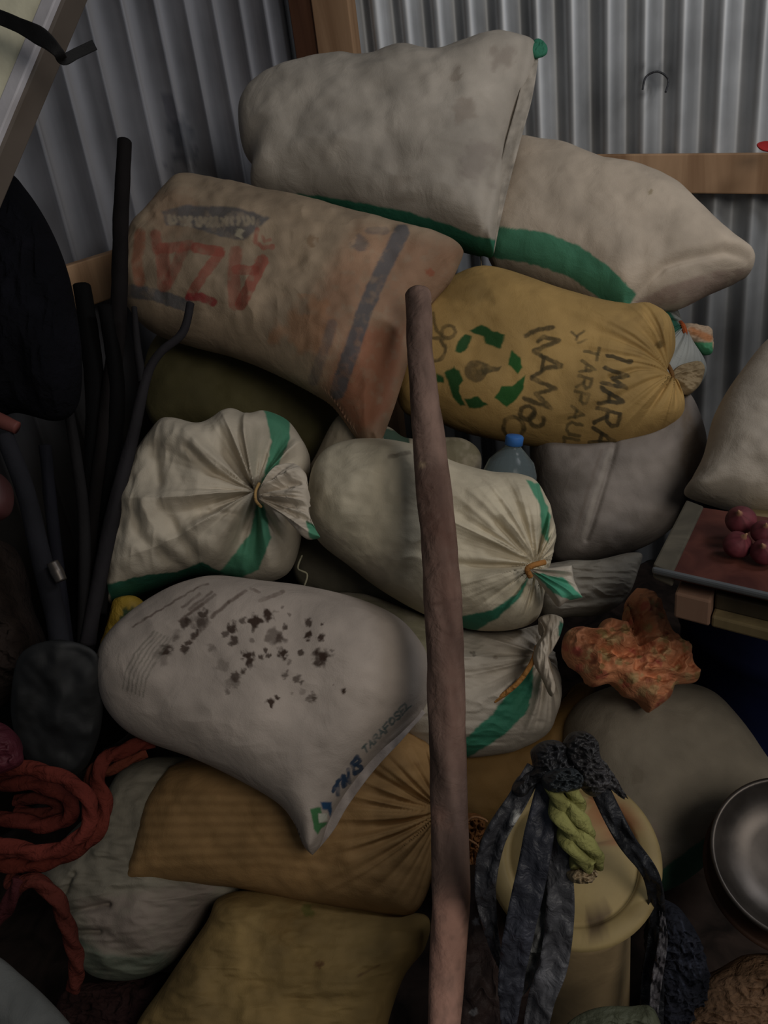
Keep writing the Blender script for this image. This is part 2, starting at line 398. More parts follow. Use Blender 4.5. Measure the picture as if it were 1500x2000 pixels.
fl = meshobj('floor', *(lambda g: (np.array([(x, y, .012 * fbm(np.array([x * 5.]), np.array([y * 5.]), 2, 4)[0] - .01) for x in g[0] for y in g[1]]),
      [(i * 60 + j, (i + 1) * 60 + j, (i + 1) * 60 + j + 1, i * 60 + j + 1) for i in range(59) for j in range(59)]))((np.linspace(-2.2, 2.8, 60), np.linspace(-1.2, 3.6, 60))), EARTH, None)
tag(fl, kind='structure')
def wallpt(x, y, d, n, off=0.0):
    r = ray(x, y); o2 = cornA + n * off; t = ((o2 - CAMP[:2]) @ n) / (r[:2] @ n); return CAMP + r * t
def onwall(pt, d): return (pt[:2] - cornA) @ d
# corner post: two timbers side by side
def post(name, s0, s1, t0, t1, mat):
    a = cornA + DR * s0; b = cornA + DR * s1
    top = [np.r_[a + NR * t0, 0], np.r_[b + NR * t0, 0], np.r_[b + NR * t1, 0], np.r_[a + NR * t1, 0]]
    return tag(prism(name, top, (0, 0, 2.75), mat), kind='structure')
s610 = onwall(wallpt(612, 40, DR, NR, .06), DR); s683 = onwall(wallpt(684, 40, DR, NR, .06), DR); s560 = onwall(wallpt(566, 40, DR, NR, .05), DR)
post('trim_1', s610, s683, .0, .06, WOOD_O)
post('trim_2', max(s560, .012), s610 - .003, .0, .045, WOOD_D)
def batten(name, A, B, hgt, d, n, mat, off=.045):
    a = wallpt(*A, d, n, off); b = wallpt(*B, d, n, off); nn = np.r_[n, 0]
    top = [a, b, b - nn * (off - .001), a - nn * (off - .001)]
    return tag(prism(name, top, (0, 0, -hgt), mat), kind='structure')
batten('trim_3', (700, 306), (1620, 298), .112, DR, NR, WOOD_O)
batten('trim_4', (40, 548), (540, 392), .115, DL, NL, WOOD_O)
tube('wire', [P(1255, 175, 2.30), P(1262, 150, 2.29), P(1285, 140, 2.28), P(1305, 155, 2.28), P(1300, 180, 2.28)], .003, RUBBER, col=(60, 60, 66)); tag(bpy.data.objects['wire'], 'thin dark wire hook poking out of the corrugated sheet above the right timber rail', 'wire')
wt = tube('twine', [P(955, 0, 2.62), P(950, 40, 2.58), P(940, 70, 2.55), P(928, 105, 2.45)], .004, FUZZ, col=(120, 125, 110)); tag(wt, 'pale twine hanging down the sheet to the top of the highest sack', 'twine')
rc = puff('plastic_scrap', [(1478, 282), (1495, 276), (1520, 280), (1520, 296), (1490, 294)], 2.14, .008, color=(190, 30, 30), NN=60, MM=12); tag(rc, 'small bright red plastic scrap on the right timber rail at the photo edge', 'scrap')

# ------------------------------------------------------------------ sacks
W = (178, 166, 150); G = (46, 128, 96); G2 = (74, 150, 112); WH = (196, 188, 176)
def seam(name, pts, wpx, depths, parent, col, th=.006, sd=0):
    p = [P(x, y, d) for (x, y), d in zip(pts, depths)]
    return ribbon(name, p, [wpx * depths[0] / F] * len(p), th, POLY, parent, col=col, wav=.004, seed=sd)
# topmost white sack
s = puff('grain_sack', [(474, 215), (510, 178), (580, 150), (660, 138), (725, 140), (745, 128), (800, 115), (850, 125), (880, 118), (930, 105), (985, 97), (1040, 102), (1052, 108), (1052, 108),
     (1046, 140), (1035, 195), (1012, 270), (990, 350), (975, 420), (964, 494), (964, 494), (940, 488), (880, 470), (800, 450), (700, 425), (600, 400), (500, 378), (498, 325), (478, 300), (470, 255)],
     2.06, .15, gx=-.12, gy=.22, color=W, seed=1, lump=.010, lumps=6, wr=.004, wrs=(110, 60),
     ops=[('poly', [(500, 372), (620, 382), (700, 395), (800, 415), (880, 440), (932, 462), (975, 470), (970, 500), (880, 490), (700, 445), (500, 400)], G),
          ('blot', [(905, 215)], (140, 122, 106), 26, .5), ('blot', [(935, 320)], (138, 122, 112), 44, .45), ('blot', [(890, 145)], (132, 116, 100), 16, .6),
          ('blot', [(775, 370)], (150, 134, 118), 36, .4), ('blot', [(980, 110)], (126, 106, 92), 26, .4)],
     crease=[([(1030, 130), (1000, 260), (968, 360), (945, 485)], 7, .012)])
tag(s, 'dusty white woven sack on top of the whole pile, stitched edge facing right', 'sack')
seam('stitched_edge', [(1038, 118), (1026, 190), (1004, 270), (978, 370), (962, 440), (952, 492)], 26, [2.02, 1.965, 1.945, 1.955, 1.965, 2.0], s, (170, 158, 142), sd=3)
g = puff('green_corner_tie', [(1032, 92), (1048, 80), (1066, 88), (1068, 104), (1050, 112), (1036, 106)], 2.02, .014, color=G, parent=s, NN=80, MM=16, wr=.004, wrs=(8, 8)); g['label'] = 'green corner tie'
tube('hanging_thread', [P(936, 488, 2.05), P(940, 520, 2.02), P(932, 560, 1.98)], .0015, FUZZ, s, col=(170, 150, 120))
# white sack at right
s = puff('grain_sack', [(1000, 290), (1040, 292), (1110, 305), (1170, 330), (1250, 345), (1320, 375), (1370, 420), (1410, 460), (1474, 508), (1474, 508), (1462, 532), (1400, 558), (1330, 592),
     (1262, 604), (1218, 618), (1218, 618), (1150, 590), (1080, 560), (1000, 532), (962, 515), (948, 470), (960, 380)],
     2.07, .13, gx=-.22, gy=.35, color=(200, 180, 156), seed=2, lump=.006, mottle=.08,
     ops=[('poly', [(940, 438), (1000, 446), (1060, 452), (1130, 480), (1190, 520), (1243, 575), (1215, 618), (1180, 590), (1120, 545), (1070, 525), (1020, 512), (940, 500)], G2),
          ('poly', [(1243, 590), (1300, 560), (1400, 528), (1470, 526), (1400, 570), (1262, 610)], (160, 130, 116), 3, .7, 5),  # end facing down-right painted darker as the sack's shaded side
          ('blot', [(1270, 375)], (140, 120, 80), 5, .6)],
     crease=[([(1225, 608), (1290, 562), (1400, 530), (1450, 528)], 7, .016)])
tag(s, 'cream white sack with a broad green band beside the timber rail', 'sack')
# orange printed sack
BL = (92, 90, 92); RD = (164, 74, 56)
def c4(pts): return [(230 + x / 4.2857, 370 + y / 4.2857) for x, y in pts]
def c6(pts): return [(550 + x / 3.75, 400 + y / 3.75) for x, y in pts]
CR = (178, 158, 128)
oops = [('poly', [(620, 560), (700, 440), (920, 480), (760, 880), (620, 800)], (170, 104, 66), 3, .45, 30), ('poly', [(640, 760), (690, 640), (790, 640), (760, 800), (700, 850)], (170, 90, 56), 3, .6, 14), ('blot', [(590, 640)], (176, 112, 66), 60, .5), ('blot', [(340, 420)], (150, 110, 80), 50, .4),
     ('poly', c4([(370, 180), (560, 130), (1000, 150), (1280, 240), (1160, 340), (1060, 430), (880, 400), (770, 370), (600, 310), (400, 300)]), BL, 3, .85, 3),
     ('stroke', c4([(100, 850), (300, 880), (570, 970)]), BL, 24, .9), ('stroke', c4([(560, 930), (600, 1020)]), BL, 14, .6),
     ('stroke', c4([(190, 370), (160, 600), (180, 770)]), (168, 92, 62), 20, .7, 4),
     ('stroke', c4([(320, 380), (330, 500), (600, 470)]), RD, 19, .6, 3), ('stroke', c4([(370, 500), (390, 800)]), RD, 26, .6, 3), ('stroke', c4([(560, 490), (410, 800)]), RD, 19, .55, 3),
     ('stroke', c4([(660, 490), (850, 520)]), RD, 20, .8, 2), ('stroke', c4([(850, 540), (730, 700), (610, 880)]), RD, 19, .75, 2), ('stroke', c4([(600, 900), (690, 900), (800, 945)]), (160, 40, 44), 15, .85),
     ('stroke', c4([(990, 520), (970, 700), (980, 960)]), RD, 23, .6, 3), ('stroke', c4([(1210, 600), (1120, 780), (1030, 960)]), RD, 23, .8, 2), ('stroke', c4([(990, 670), (1150, 680)]), RD, 18, .7, 2),
     ('stroke', c4([(1170, 340), (1150, 440), (1220, 490), (1300, 480)]), RD, 8, .7),('stroke', c4([(1210, 390), (1230, 440), (1280, 420)]), RD, 5, .5),
     ('stroke', c6([(880, 200), (700, 560), (600, 800), (410, 1370)]), BL, 29, .9, 3), ('stroke', c6([(370, 870), (320, 1040), (230, 1290)]), BL, 18, .55, 5),
     ('blot', c6([(570, 290)]), BL, 16, .6), ('stroke', c6([(640, 190), (760, 190)]), BL, 12, .5, 4), ('blot', c6([(1085, 490)]), (170, 70, 40), 8, .6),
     ('blot', c6([(220, 260)]), (120, 80, 40), 12, .5)]
_rr = random.Random(5)
for i in range(17):      # worn, unreadable light letters inside the blue box
    x = 430 + i * 44; y = 250 + 14 * math.sin(i * .3) + i * 1.5
    oops.append(('stroke', c4([(x, y - 26), (x + _rr.uniform(-14, 22), y + _rr.uniform(-6, 10)), (x + _rr.uniform(-6, 16), y + 30)]), CR, _rr.uniform(4, 8), .75, 3))
oops.append(('blot', c4([(1020, 375)]), (190, 176, 146), 10, .9))
s = puff('printed_sack', [(252, 500), (262, 465), (290, 435), (318, 400), (350, 372), (385, 362), (480, 380), (580, 402), (700, 432), (800, 458), (906, 492), (906, 492), (882, 540), (848, 582), (815, 625),
     (798, 700), (770, 790), (740, 870), (740, 870), (702, 860), (650, 792), (600, 757), (500, 707), (430, 682), (370, 667), (290, 640), (250, 600), (240, 555)],
     1.84, .13, gx=-.08, gy=.35, color=(160, 136, 108), seed=3, lump=.008, ops=oops, NN=640, MM=130, wr=.004, wrs=(60, 60), mottle=.24, center=(545, 575), folds=[(715, 880, 6, .006, 110, .1)],
     crease=[([(815, 470), (905, 490)], 8, .01), ([(868, 545), (800, 640), (775, 740), (728, 860)], 8, .016)])
tag(s, 'tan orange sack with faded red lettering and a blue stripe', 'sack')
# dark olive sack
s = puff('grain_sack', [(285, 720), (330, 650), (420, 660), (520, 700), (610, 740), (670, 800), (705, 870), (660, 925), (600, 925), (520, 880), (400, 850), (300, 830)],
     2.04, .11, gx=.05, gy=.2, color=(96, 88, 50), seed=4)
tag(s, 'dark olive green sack in shadow beneath the orange printed sack', 'sack')
# white sack behind the yellow one, tied with orange cord
s = puff('grain_sack', [(1200, 600), (1270, 596), (1310, 606), (1330, 636), (1352, 680), (1372, 722), (1366, 752), (1330, 780), (1260, 800), (1180, 760), (1160, 660)],
     2.10, .12, gx=-.05, gy=.1, color=(150, 152, 146), seed=5, folds=[(1332, 640, 14, .012, 90, .4)],
     ops=[('poly', [(1262, 590), (1300, 600), (1335, 640), (1312, 655), (1280, 625)], (36, 96, 74))])
tag(s, 'white sack tied with orange cord behind the yellow lettered sack', 'sack')
e = puff('gathered_neck', [(1330, 636), (1350, 634), (1385, 642), (1392, 664), (1390, 690), (1372, 688), (1352, 664), (1334, 656)], 2.06, .018, color=(178, 150, 120), parent=s, NN=120, MM=26, wr=.006, wrs=(18, 10),
     ops=[('poly', [(1352, 668), (1392, 668), (1396, 700), (1370, 700)], (66, 150, 100)), ('stroke', [(1350, 646), (1385, 660)], (190, 110, 50), 12, .8, 4)])
tube('orange_cord', [P(1326, 628, 2.05), P(1334, 636, 2.02), P(1338, 652, 2.02), P(1330, 662, 2.05)], .006, FUZZ, s, col=(200, 90, 40))
# pale grey sack with seam below the yellow one
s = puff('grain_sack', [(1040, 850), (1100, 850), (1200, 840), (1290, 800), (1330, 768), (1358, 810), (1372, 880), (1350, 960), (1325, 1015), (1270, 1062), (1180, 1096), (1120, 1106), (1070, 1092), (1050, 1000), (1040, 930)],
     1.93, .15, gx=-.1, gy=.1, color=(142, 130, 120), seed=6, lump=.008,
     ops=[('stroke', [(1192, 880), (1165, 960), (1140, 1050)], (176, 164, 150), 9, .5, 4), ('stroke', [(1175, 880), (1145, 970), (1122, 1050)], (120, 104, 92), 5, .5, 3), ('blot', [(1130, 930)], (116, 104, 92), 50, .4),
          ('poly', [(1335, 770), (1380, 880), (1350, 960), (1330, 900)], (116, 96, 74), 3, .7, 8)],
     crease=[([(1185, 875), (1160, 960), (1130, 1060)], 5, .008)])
tag(s, 'grey sack with a raised vertical seam below the yellow lettered sack', 'sack')
# yellow lettered sack
def c5(pts): return [(820 + x / 5, 600 + y / 5) for x, y in pts]
INK = (66, 56, 30); GR = (34, 84, 32)
def circ(cx, cy, r, a0, a1, n=10): return [(cx + r * math.cos(math.radians(a0 + (a1 - a0) * i / n)), cy + r * math.sin(math.radians(a0 + (a1 - a0) * i / n))) for i in range(n + 1)]
yops = [('poly', c5([(490, 230), (600, 175), (740, 240), (830, 270), (790, 410), (640, 350), (620, 290), (520, 250)]), GR),
     ('poly', c5([(340, 430), (370, 330), (450, 260), (510, 290), (470, 390), (400, 450)]), GR), ('poly', c5([(860, 560), (890, 420), (980, 490), (1000, 590), (960, 650)]), (36, 98, 34)),
     ('poly', c5([(1030, 660), (1010, 800), (940, 900), (850, 975), (730, 890), (800, 770), (900, 770), (980, 700)]), (36, 98, 34)),
     ('poly', c5([(240, 640), (330, 580), (390, 620), (430, 720), (380, 770), (400, 880), (450, 960), (400, 960), (320, 880), (280, 740)]), GR),
     ('poly', c5([(430, 900), (560, 870), (660, 950), (590, 990), (480, 980)]), GR), ('poly', c5([(160, 650), (240, 680), (230, 740), (170, 740)]), GR),
     ('poly', circ(930, 724, 22, 0, 342, 19), (100, 80, 44), 3, .85), ('poly', c5([(600, 530), (690, 575), (800, 580), (770, 620), (650, 660), (600, 660)]), (84, 70, 36), 3, .9),
     ('stroke', c5([(1035, 280), (1150, 220), (1300, 200)]), INK, 7.5, .85, 2.5), ('stroke', c5([(1150, 330), (1200, 290), (1360, 325), (1250, 370), (1110, 430), (1180, 460)]), INK, 7.5, .85, 2.5),
     ('stroke', c5([(1180, 470), (1380, 570), (1230, 600), (1090, 690)]), INK, 7.5, .85, 2.5), ('stroke', c5([(1210, 490), (1190, 610)]), INK, 7.5, .85, 2.5),
     ('stroke', c5([(1090, 690), (1330, 795), (1130, 845), (1280, 985), (1020, 890)]), INK, 7.5, .85, 2.5),
     ('stroke', circ(1030, 806, 14, 0, 360), INK, 7.5, .85, 2.5), ('stroke', circ(1048, 820, 14, -20, 250), INK, 7.5, .85, 2.5), ('stroke', circ(1003, 834, 20, 140, 400), INK, 7.5, .85, 2.5),
     ('stroke', circ(876, 648, 13, 0, 360), INK, 6, .7, 2), ('stroke', [(846, 612), (850, 640), (866, 662), (846, 660)], INK, 6, .7, 2), ('stroke', circ(850, 684, 20, -60, 90), INK, 6, .8, 2),
     ('blot', [(1290, 672)], (84, 64, 24), 9, .7), ('blot', [(900, 570)], (110, 86, 40), 60, .4), ('blot', [(1240, 640)], (110, 84, 44), 50, .35)]
yops += text('IMARA', (1190, 680), (1150, 874), (46, 13), (62, 54, 34), 7.5, .88) + text('TARPAUL', (1144, 674), (1096, 884), (27, 6), (84, 72, 40), 5.5, .75)
yops += [('stroke', [(1116, 648), (1126, 656), (1140, 646)], INK, 4, .7), ('stroke', [(1126, 656), (1126, 664)], INK, 4, .7), ('stroke', [(1128, 670), (1146, 662)], INK, 3.5, .6)]
s = puff('lettered_sack', [(785, 640), (830, 590), (880, 552), (940, 530), (1000, 540), (1100, 575), (1200, 600), (1262, 602), (1308, 632), (1318, 680), (1302, 728), (1322, 745), (1335, 782), (1333, 812), (1310, 834), (1250, 860), (1180, 875),
     (1100, 875), (1000, 862), (900, 840), (840, 815), (785, 800), (770, 720)],
     1.92, .13, gx=-.18, gy=.2, color=(182, 142, 74), seed=7, ops=yops, NN=720, MM=150, lump=.005, mottle=.08, folds=[(1312, 738, 12, .014, 130, .35)],
     crease=[([(1312, 740), (1230, 756), (1180, 775)], 5, .012)], center=(1050, 705))
tag(s, 'yellow sack with black handwritten lettering and green recycling arrows', 'sack')
e = puff('gathered_neck', [(1302, 738), (1325, 716), (1362, 706), (1374, 722), (1368, 750), (1345, 770), (1318, 764), (1304, 750)], 1.86, .016, color=(158, 134, 96), parent=s, NN=140, MM=30, folds=[(1304, 742, 8, .012, 70, .2)], wr=.006, wrs=(20, 8))
tube('tie_string', [P(1304, 712, 1.87), P(1312, 728, 1.84), P(1314, 748, 1.84), P(1306, 764, 1.87)], .005, FUZZ, s, col=(140, 96, 50))
# white sack at the right edge, standing on the tray
s = puff('grain_sack', [(1342, 960), (1358, 925), (1380, 880), (1402, 800), (1450, 722), (1520, 650), (1640, 640), (1680, 800), (1650, 1010), (1500, 1008), (1400, 985)],
     1.66, .13, gx=-.1, gy=.2, color=(186, 172, 154), seed=8, lump=.008, mottle=.08)
tag(s, 'plump white sack cut off by the right edge, resting on the red tray', 'sack')
# tied white sack at the left
s = puff('tied_sack', [(218, 1165), (222, 1070), (240, 980), (268, 895), (318, 832), (350, 824), (400, 832), (455, 805), (490, 816), (520, 806), (562, 822), (590, 860), (606, 900), (598, 960),
     (590, 1040), (575, 1100), (550, 1128), (500, 1140), (440, 1126), (370, 1125), (290, 1155), (228, 1178)],
     1.72, .17, gx=.05, gy=.12, color=(198, 184, 160), seed=9, NN=520, MM=130, lump=.010, wr=.006, wrs=(40, 90), folds=[(508, 972, 6, .036, 190, .35), (508, 972, 18, .007, 80, 0)], mottle=.06,
     ops=[('poly', [(516, 800), (565, 815), (566, 858), (548, 896), (526, 950), (510, 972), (506, 960), (524, 900), (530, 860)], G2),
          ('poly', [(500, 985), (515, 985), (530, 1050), (506, 1112), (470, 1130), (425, 1122), (455, 1085), (490, 1040)], G2),
          ('poly', [(205, 1142), (290, 1122), (345, 1118), (395, 1098), (436, 1120), (370, 1150), (225, 1190)], (40, 110, 84)), ('blot', [(420, 1010)], (140, 130, 112), 40, .35), ('blot', [(500, 950)], (120, 104, 80), 16, .5)],
     crease=[([(395, 905), (440, 945), (500, 962)], 8, .016), ([(330, 900), (345, 1000), (400, 1090)], 14, .014), ([(290, 960), (310, 1060), (370, 1110)], 12, .010), ([(430, 1015), (480, 1020)], 6, .010)])
tag(s, 'white sack with green stripe and knotted mouth at left, below the olive sack', 'sack')
e = puff('gathered_neck', [(506, 972), (524, 940), (548, 912), (576, 906), (598, 930), (602, 975), (606, 1010), (624, 1048), (624, 1048), (598, 1052), (575, 1030), (550, 1005), (524, 988)], 1.50, .022, gx=-.3, color=(190, 176, 156), parent=s, NN=240, MM=50,
     folds=[(500, 972, 12, .020, 150, .2)], wr=.005, wrs=(30, 12), ops=[('poly', [(598, 1018), (626, 1030), (626, 1056), (604, 1050)], G2)], mottle=.06)
tube('tie_string', [P(506, 944, 1.51), P(499, 960, 1.49), P(500, 978, 1.49), P(510, 990, 1.51)], .003, FUZZ, s, col=(180, 140, 80))
# grey sack wedged behind
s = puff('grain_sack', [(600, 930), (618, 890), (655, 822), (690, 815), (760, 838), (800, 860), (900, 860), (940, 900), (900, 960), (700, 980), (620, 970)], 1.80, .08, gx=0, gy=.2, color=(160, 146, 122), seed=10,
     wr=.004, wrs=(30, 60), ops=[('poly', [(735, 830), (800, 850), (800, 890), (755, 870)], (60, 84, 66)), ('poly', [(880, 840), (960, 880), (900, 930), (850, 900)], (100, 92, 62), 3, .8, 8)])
tag(s, 'dull grey sack corner showing above the middle tied sack', 'sack')
# low sack beneath the two tied ones
s = puff('grain_sack', [(575, 1080), (600, 1040), (680, 1060), (780, 1120), (850, 1190), (860, 1230), (760, 1200), (640, 1170), (580, 1135)], 1.84, .07, color=(128, 120, 98), seed=11, gy=.3,
     ops=[('stroke', [(640, 1158), (700, 1165), (800, 1210)], (40, 44, 30), 8, .6, 5)])
tag(s, 'flattened grey sack squeezed under the two tied sacks', 'sack')
tube('loose_thread', [P(590, 1085, 1.72), P(582, 1110, 1.70), P(600, 1122, 1.69), P(592, 1150, 1.69)], .002, FUZZ, s, col=(190, 184, 150))
# grey folded sack right of the middle
s = puff('grain_sack', [(1040, 1120), (1100, 1098), (1160, 1096), (1225, 1082), (1250, 1088), (1242, 1120), (1222, 1168), (1180, 1198), (1120, 1204), (1060, 1200)], 1.72, .07, gy=.3, color=(140, 132, 118), seed=12, wr=.006, wrs=(50, 16), crease=[([(1090, 1185), (1220, 1170)], 8, .012)])
tag(s, 'small slack grey sack between the middle tied sack and the orange cloth', 'sack')
# bottom tied sack running behind the pole
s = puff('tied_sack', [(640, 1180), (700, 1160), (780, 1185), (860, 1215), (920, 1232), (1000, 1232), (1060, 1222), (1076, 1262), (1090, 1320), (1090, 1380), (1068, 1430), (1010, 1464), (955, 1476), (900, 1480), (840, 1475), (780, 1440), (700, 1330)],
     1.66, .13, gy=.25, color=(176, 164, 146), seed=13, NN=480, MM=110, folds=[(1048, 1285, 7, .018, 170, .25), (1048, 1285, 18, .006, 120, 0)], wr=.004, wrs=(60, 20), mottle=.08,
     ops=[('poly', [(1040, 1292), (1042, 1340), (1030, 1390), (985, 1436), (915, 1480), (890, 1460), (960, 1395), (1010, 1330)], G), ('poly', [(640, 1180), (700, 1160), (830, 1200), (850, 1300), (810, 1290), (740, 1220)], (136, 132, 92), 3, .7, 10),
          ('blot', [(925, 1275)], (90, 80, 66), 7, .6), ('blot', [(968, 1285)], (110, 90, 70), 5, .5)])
tag(s, 'white tied sack with twisted mouth and green stripe, lowest beside the pole', 'sack')
tube('orange_cord', [P(1050, 1262, 1.50), P(1038, 1296, 1.50), P(1010, 1335, 1.51), P(966, 1370, 1.53)], .005, FUZZ, s, col=(196, 130, 60))
puff('gathered_neck', [(1052, 1208), (1078, 1200), (1098, 1212), (1094, 1240), (1078, 1272), (1070, 1290), (1084, 1340), (1076, 1360), (1056, 1320), (1042, 1290), (1046, 1262), (1062, 1235)], 1.50, .02, color=(184, 170, 150), parent=s, NN=220, MM=40, wr=.010, wrs=(14, 50), center=(1064, 1262),
     ops=[('poly', [(1092, 1212), (1106, 1220), (1100, 1250), (1090, 1240)], (60, 120, 96))])
# middle tied sack
s = puff('tied_sack', [(604, 960), (614, 915), (640, 882), (690, 864), (760, 864), (830, 880), (890, 908), (960, 925), (1010, 930), (1046, 945), (1068, 985), (1082, 1040), (1078, 1080), (1068, 1120), (1060, 1170), (1044, 1212), (1000, 1230), (940, 1232),
     (890, 1222), (820, 1196), (740, 1150), (680, 1104), (625, 1060), (602, 1010)],
     1.64, .16, gx=-.05, gy=.15, color=(204, 190, 160), seed=14, NN=560, MM=130, lump=.008, folds=[(1036, 1108, 8, .022, 150, .35), (1036, 1108, 24, .009, 100, 0)], wr=.004, wrs=(60, 40), mottle=.06,
     ops=[('poly', [(1026, 936), (1052, 945), (1076, 1010), (1070, 1060), (1058, 1040), (1054, 985)], G2), ('poly', [(1036, 1120), (1018, 1165), (975, 1205), (930, 1232), (885, 1228), (895, 1205), (960, 1192), (1008, 1160)], G),
          ('blot', [(720, 1130)], (130, 110, 100), 60, .35), ('blot', [(640, 1080)], (140, 122, 110), 40, .3), ('stroke', [(760, 892), (800, 884)], (90, 76, 60), 7, .7)],
     crease=[([(960, 1040), (1000, 1085), (1035, 1105)], 8, .012), ([(885, 1110), (960, 1118), (1030, 1112)], 7, .010)])
tag(s, 'white sack with knotted green striped mouth crossing behind the pole, middle height', 'sack')
e = puff('gathered_neck', [(1030, 1112), (1060, 1112), (1116, 1105), (1116, 1105), (1122, 1135), (1138, 1167), (1138, 1167), (1108, 1174), (1090, 1184), (1070, 1158), (1048, 1130)], 1.46, .018, gx=-.1, color=(196, 184, 166), parent=s, NN=200, MM=40, folds=[(1030, 1112, 12, .012, 110, .2)], mottle=.04,
     ops=[('poly', [(1040, 1118), (1100, 1128), (1140, 1168), (1112, 1172), (1080, 1158)], (70, 168, 130))])
tube('orange_cord', [P(1064, 1098, 1.45), P(1042, 1104, 1.44), P(1030, 1112, 1.44), P(1036, 1126, 1.45)], .0055, FUZZ, s, col=(200, 130, 60))
# golden sack behind the pole, right
s = puff('grain_sack', [(800, 1440), (900, 1440), (1010, 1430), (1080, 1380), (1130, 1335), (1160, 1350), (1150, 1420), (1090, 1500), (1030, 1560), (985, 1620), (920, 1650), (840, 1640), (790, 1560)], 1.70, .10, gy=.25, color=(128, 92, 40), seed=15)
tag(s, 'brown gold sack lying behind the pole, beneath the lowest tied sack', 'sack')
# round grey sack at right
s = puff('grain_sack', [(1100, 1440), (1112, 1395), (1150, 1358), (1230, 1332), (1310, 1332), (1375, 1350), (1430, 1408), (1480, 1480), (1520, 1540), (1490, 1590), (1420, 1610), (1385, 1665), (1335, 1712), (1285, 1740), (1225, 1748), (1150, 1690), (1100, 1560)],
     1.60, .16, gy=.35, color=(140, 128, 108), seed=16, lump=.005, mottle=.08, ops=[('poly', [(1200, 1712), (1290, 1700), (1400, 1620), (1430, 1600), (1400, 1680), (1290, 1770), (1200, 1770)], (60, 112, 86)), ('blot', [(1270, 1640)], (130, 90, 90), 30, .3), ('blot', [(1250, 1515)], (110, 96, 76), 18, .4)])
tag(s, 'round plain grey sack standing at right with a green hem, below the orange cloth', 'sack')
# pale sack low left
s = puff('grain_sack', [(205, 1560), (245, 1500), (320, 1478), (420, 1500), (480, 1600), (470, 1740), (415, 1770), (380, 1830), (330, 1886), (260, 1910), (185, 1896), (150, 1830), (112, 1750), (90, 1690), (135, 1632)],
     1.56, .12, gy=.3, color=(134, 126, 108), seed=17, wr=.006, wrs=(70, 26), lump=.008,
     ops=[('poly', [(150, 1830), (200, 1862), (270, 1870), (340, 1850), (330, 1905), (250, 1925), (170, 1905)], (92, 104, 86), 3, .8, 6), ('poly', [(150, 1760), (420, 1720), (400, 1860), (200, 1860)], (140, 118, 110), 3, .5, 14)],
     crease=[([(185, 1690), (150, 1755)], 6, .010), ([(150, 1765), (250, 1745)], 6, .012), ([(160, 1800), (230, 1795)], 6, .010), ([(130, 1640), (200, 1660)], 10, .006)])
tag(s, 'crumpled pale sack low at the left, half under the golden woven sack', 'sack')
# yellow sack at the very bottom
s = puff('grain_sack', [(405, 1800), (430, 1752), (500, 1738), (620, 1752), (760, 1780), (835, 1790), (830, 1850), (790, 1905), (760, 1990), (740, 2080), (600, 2110), (330, 2100), (265, 2020), (330, 1910)],
     1.42, .11, gy=.45, color=(150, 120, 64), seed=18, lump=.008, wr=.004, wrs=(70, 26), mottle=.22, ops=[('blot', [(622, 1885)], (90, 40, 20), 9, .7), ('stroke', [(700, 1905), (740, 1885)], (90, 50, 26), 4, .6, 3), ('blot', [(600, 1775)], (84, 96, 30), 14, .6), ('blot', [(560, 1800)], (140, 100, 40), 40, .3)])
tag(s, 'yellow woven sack lying flat at the bottom, nearest the camera', 'sack')
# golden woven sack
ribs = [('stroke', [(255 + 2 * i, 1700 - i * 11), (520, 1690 - i * 10), (820, 1730 - i * 17)], (178, 136, 80) if i % 2 else (136, 98, 52), 6, .35, 5) for i in range(15)]
s = puff('woven_sack', [(240, 1726), (240, 1726), (262, 1660), (290, 1560), (330, 1502), (340, 1494), (400, 1470), (520, 1440), (700, 1420), (800, 1425), (850, 1470), (862, 1540), (858, 1620), (848, 1700), (815, 1775), (760, 1786), (600, 1762), (480, 1735), (420, 1728), (320, 1722)],
     1.53, .12, gy=.3, color=(164, 122, 68), seed=19, NN=520, MM=120, ops=ribs, folds=[(862, 1580, 14, .022, 120, .45)], mottle=.10, center=(560, 1610))
tag(s, 'golden brown woven sack with pleated end, directly under the white stained sack', 'sack')
puff('frayed_neck', [(895, 1600), (915, 1588), (942, 1594), (948, 1618), (936, 1650), (950, 1690), (935, 1712), (905, 1690), (888, 1650)], 1.44, .02, color=(150, 92, 44), parent=s, NN=140, MM=30, wr=.014, wrs=(8, 12), mat=FUZZ, mottle=.4)
for k, pp in enumerate([[(905, 1610), (925, 1596), (945, 1600), (952, 1606)], [(915, 1640), (935, 1655), (940, 1690), (955, 1702)], [(905, 1660), (925, 1700), (940, 1720)]]):
    tube('straw_strand', [P(x, y, 1.40) for x, y in pp], .0022, FUZZ, s, n=20, sides=6, col=(190, 130, 80))
